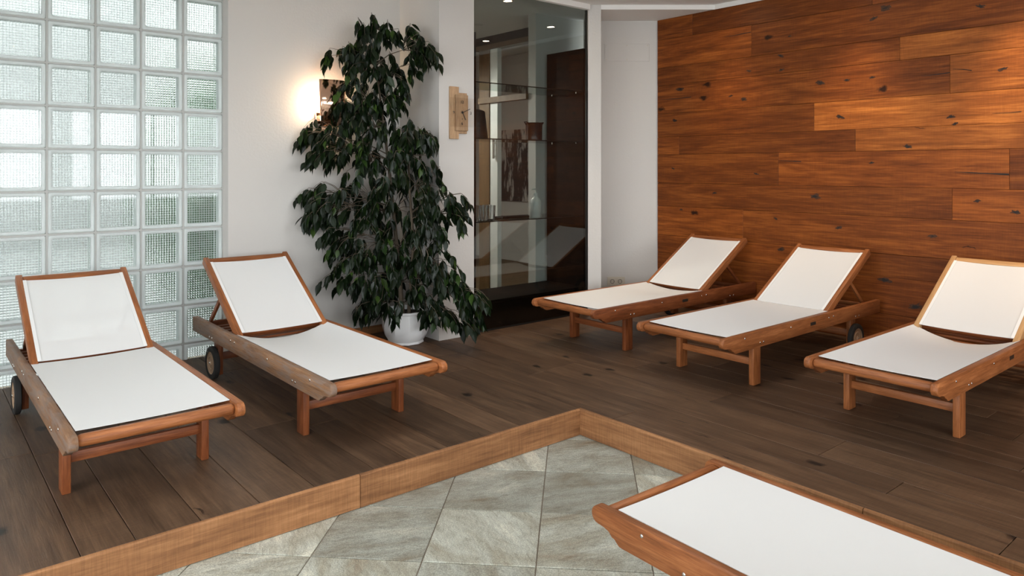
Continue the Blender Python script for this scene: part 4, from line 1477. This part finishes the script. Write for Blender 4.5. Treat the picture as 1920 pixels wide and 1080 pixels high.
for cx, cy, rx, ry, rt, nt_, dd in CL:
    rootp = near_trunk(px(rt[0], rt[1]))
    base_dd = -0.22 if cx > 800 else (-0.12 if cx > 770 else -0.06)
    hub_ = px(cx * 0.55 + rt[0] * 0.45, cy * 0.55 + rt[1] * 0.45 - 12, base_dd * 0.7)
    tube_bm(tw, [rootp, (rootp * 0.5 + hub_ * 0.5) + Vector((0, 0, 0.02)), hub_], [0.0045, 0.0035, 0.0025], 5)
    for _ in range(int(nt_ * 1.3)):
        a = rng.uniform(0, 2 * math.pi)
        rr = math.sqrt(rng.random())
        tx, ty = cx + rx * rr * math.cos(a), cy + ry * rr * math.sin(a)
        dz_ = base_dd + max(-0.24, min(0.2, rng.gauss(0, dd)))
        ox = (tx - rt[0]) / 160.0
        start = px(tx - 8 * max(-1.5, min(1.5, ox)), ty - 16, dz_)
        tip = px(tx + 16 * max(-1.3, min(1.3, ox)) + rng.uniform(-10, 10), ty + 6, dz_ - 0.02)
        tube_bm(tw, [hub_, hub_ * 0.4 + start * 0.6 + Vector((0, 0, 0.015)), start], [0.0022, 0.0018, 0.0014], 4)
        mid = start * 0.5 + tip * 0.5 + Vector((0, 0, 0.012))
        tube_bm(tw, [start, mid, tip], [0.0014, 0.0011, 0.0007], 4)
        nl = rng.randint(7, 10)
        d_all = (tip - start)
        for k in range(nl):
            t = 1.0 * (k + rng.uniform(-0.3, 0.3)) / nl
            t = min(max(t, 0), 1)
            p = (1 - t) ** 2 * start + 2 * t * (1 - t) * mid + t * t * tip
            tdir = (d_all.normalized() + Vector((0, 0, -0.1))).normalized()
            side = tdir.cross(Vector((0, 0, 1)))
            if side.length < 0.05:
                side = Vector((1, 0, 0))
            side.normalize()
            s = 1 if k % 2 else -1
            dr = (tdir * rng.uniform(0.15, 0.6) + side * s * rng.uniform(0.1, 0.65) + Vector((0, 0, -1)) * rng.uniform(0.45, 1.25) + Vector((rng.gauss(0, 0.15), rng.gauss(0, 0.15), 0))).normalized()
            L_ = rng.uniform(0.062, 0.098)
            pw = p + FO
            tipw = pw + dr * (L_ + 0.02)
            if tipw.y > Y_WALL - 0.012 or (tipw.x > 2.955 and tipw.y > 4.338) or (pw.x > 2.955 and pw.y > 4.338) or tipw.z < 0.03:
                continue
            # keep clear of the pot body
            rad = math.hypot(p.x, p.y)
            if p.z < 0.32 and rad < 0.21:
                dr = (dr + Vector((p.x, p.y, 0)).normalized() * 0.9).normalized()
                if rad < 0.17:
                    continue
            leaves.append((p + dr * 0.012, dr, L_, p))
tag(new_obj('twigs', mesh_from(tw, 'twigs'), 'bark', fic), kind='stuff')

prof_leaf = [(0.0, 0.03), (0.10, 0.30), (0.28, 0.52), (0.48, 0.50), (0.68, 0.34), (0.84, 0.13), (1.0, 0.0)]


def leaf_geo(bm, Mx, L_, fold=0.35):
    W = 0.43
    mids, ls, rs = [], [], []
    for t, wv in prof_leaf:
        dz = -0.10 * (t - 0.4) ** 2
        mids.append(bm.verts.new(Mx @ Vector((t * L_, 0, dz * L_ - 0.0))))
        if wv > 0.001:
            ls.append(bm.verts.new(Mx @ Vector((t * L_, wv * W * L_, (dz + wv * W * fold) * L_))))
            rs.append(bm.verts.new(Mx @ Vector((t * L_, -wv * W * L_, (dz + wv * W * fold) * L_))))
    nn = len(prof_leaf)
    for i in range(nn - 1):
        if i < nn - 2:
            bm.faces.new((mids[i], mids[i + 1], ls[i + 1], ls[i]))
            bm.faces.new((mids[i], rs[i], rs[i + 1], mids[i + 1]))
        else:
            bm.faces.new((mids[i], mids[i + 1], ls[i]))
            bm.faces.new((mids[i], rs[i], mids[i + 1]))


def leaf_matrix(p, dr, rng_):
    xax = dr
    up = Vector((rng_.gauss(0, 0.55) - CC * 0.25, rng_.gauss(0, 0.55) - SC * 0.25, 0.75))
    yax = up.cross(xax)
    if yax.length < 0.05:
        yax = Vector((1, 0, 0)).cross(xax)
    yax.normalize()
    zax = xax.cross(yax)
    m = Matrix((xax, yax, zax)).transposed().to_4x4()
    m.translation = p
    return m


leaves.sort(key=lambda q: (q[0].x * CC + q[0].y * SC))
lbm = bmesh.new()
leaf_geo(lbm, Matrix.Identity(4), 0.08)
LEAFME = mesh_from(lbm, 'leaf', True)
rest = bmesh.new()
front = set(range(0, 300))
for i, (p, dr, L_, q) in enumerate(leaves):
    mx = leaf_matrix(p, dr, rng)
    if i in front:
        o = new_obj('leaf', LEAFME, 'leaf', fic)
        o.matrix_local = mx @ Matrix.Scale(L_ / 0.08, 4)
    else:
        leaf_geo(rest, mx, L_)
tag(new_obj('foliage', mesh_from(rest, 'foliage', True), 'leaf', fic), kind='stuff')
print('tiles', cnt, 'leaves', len(leaves))
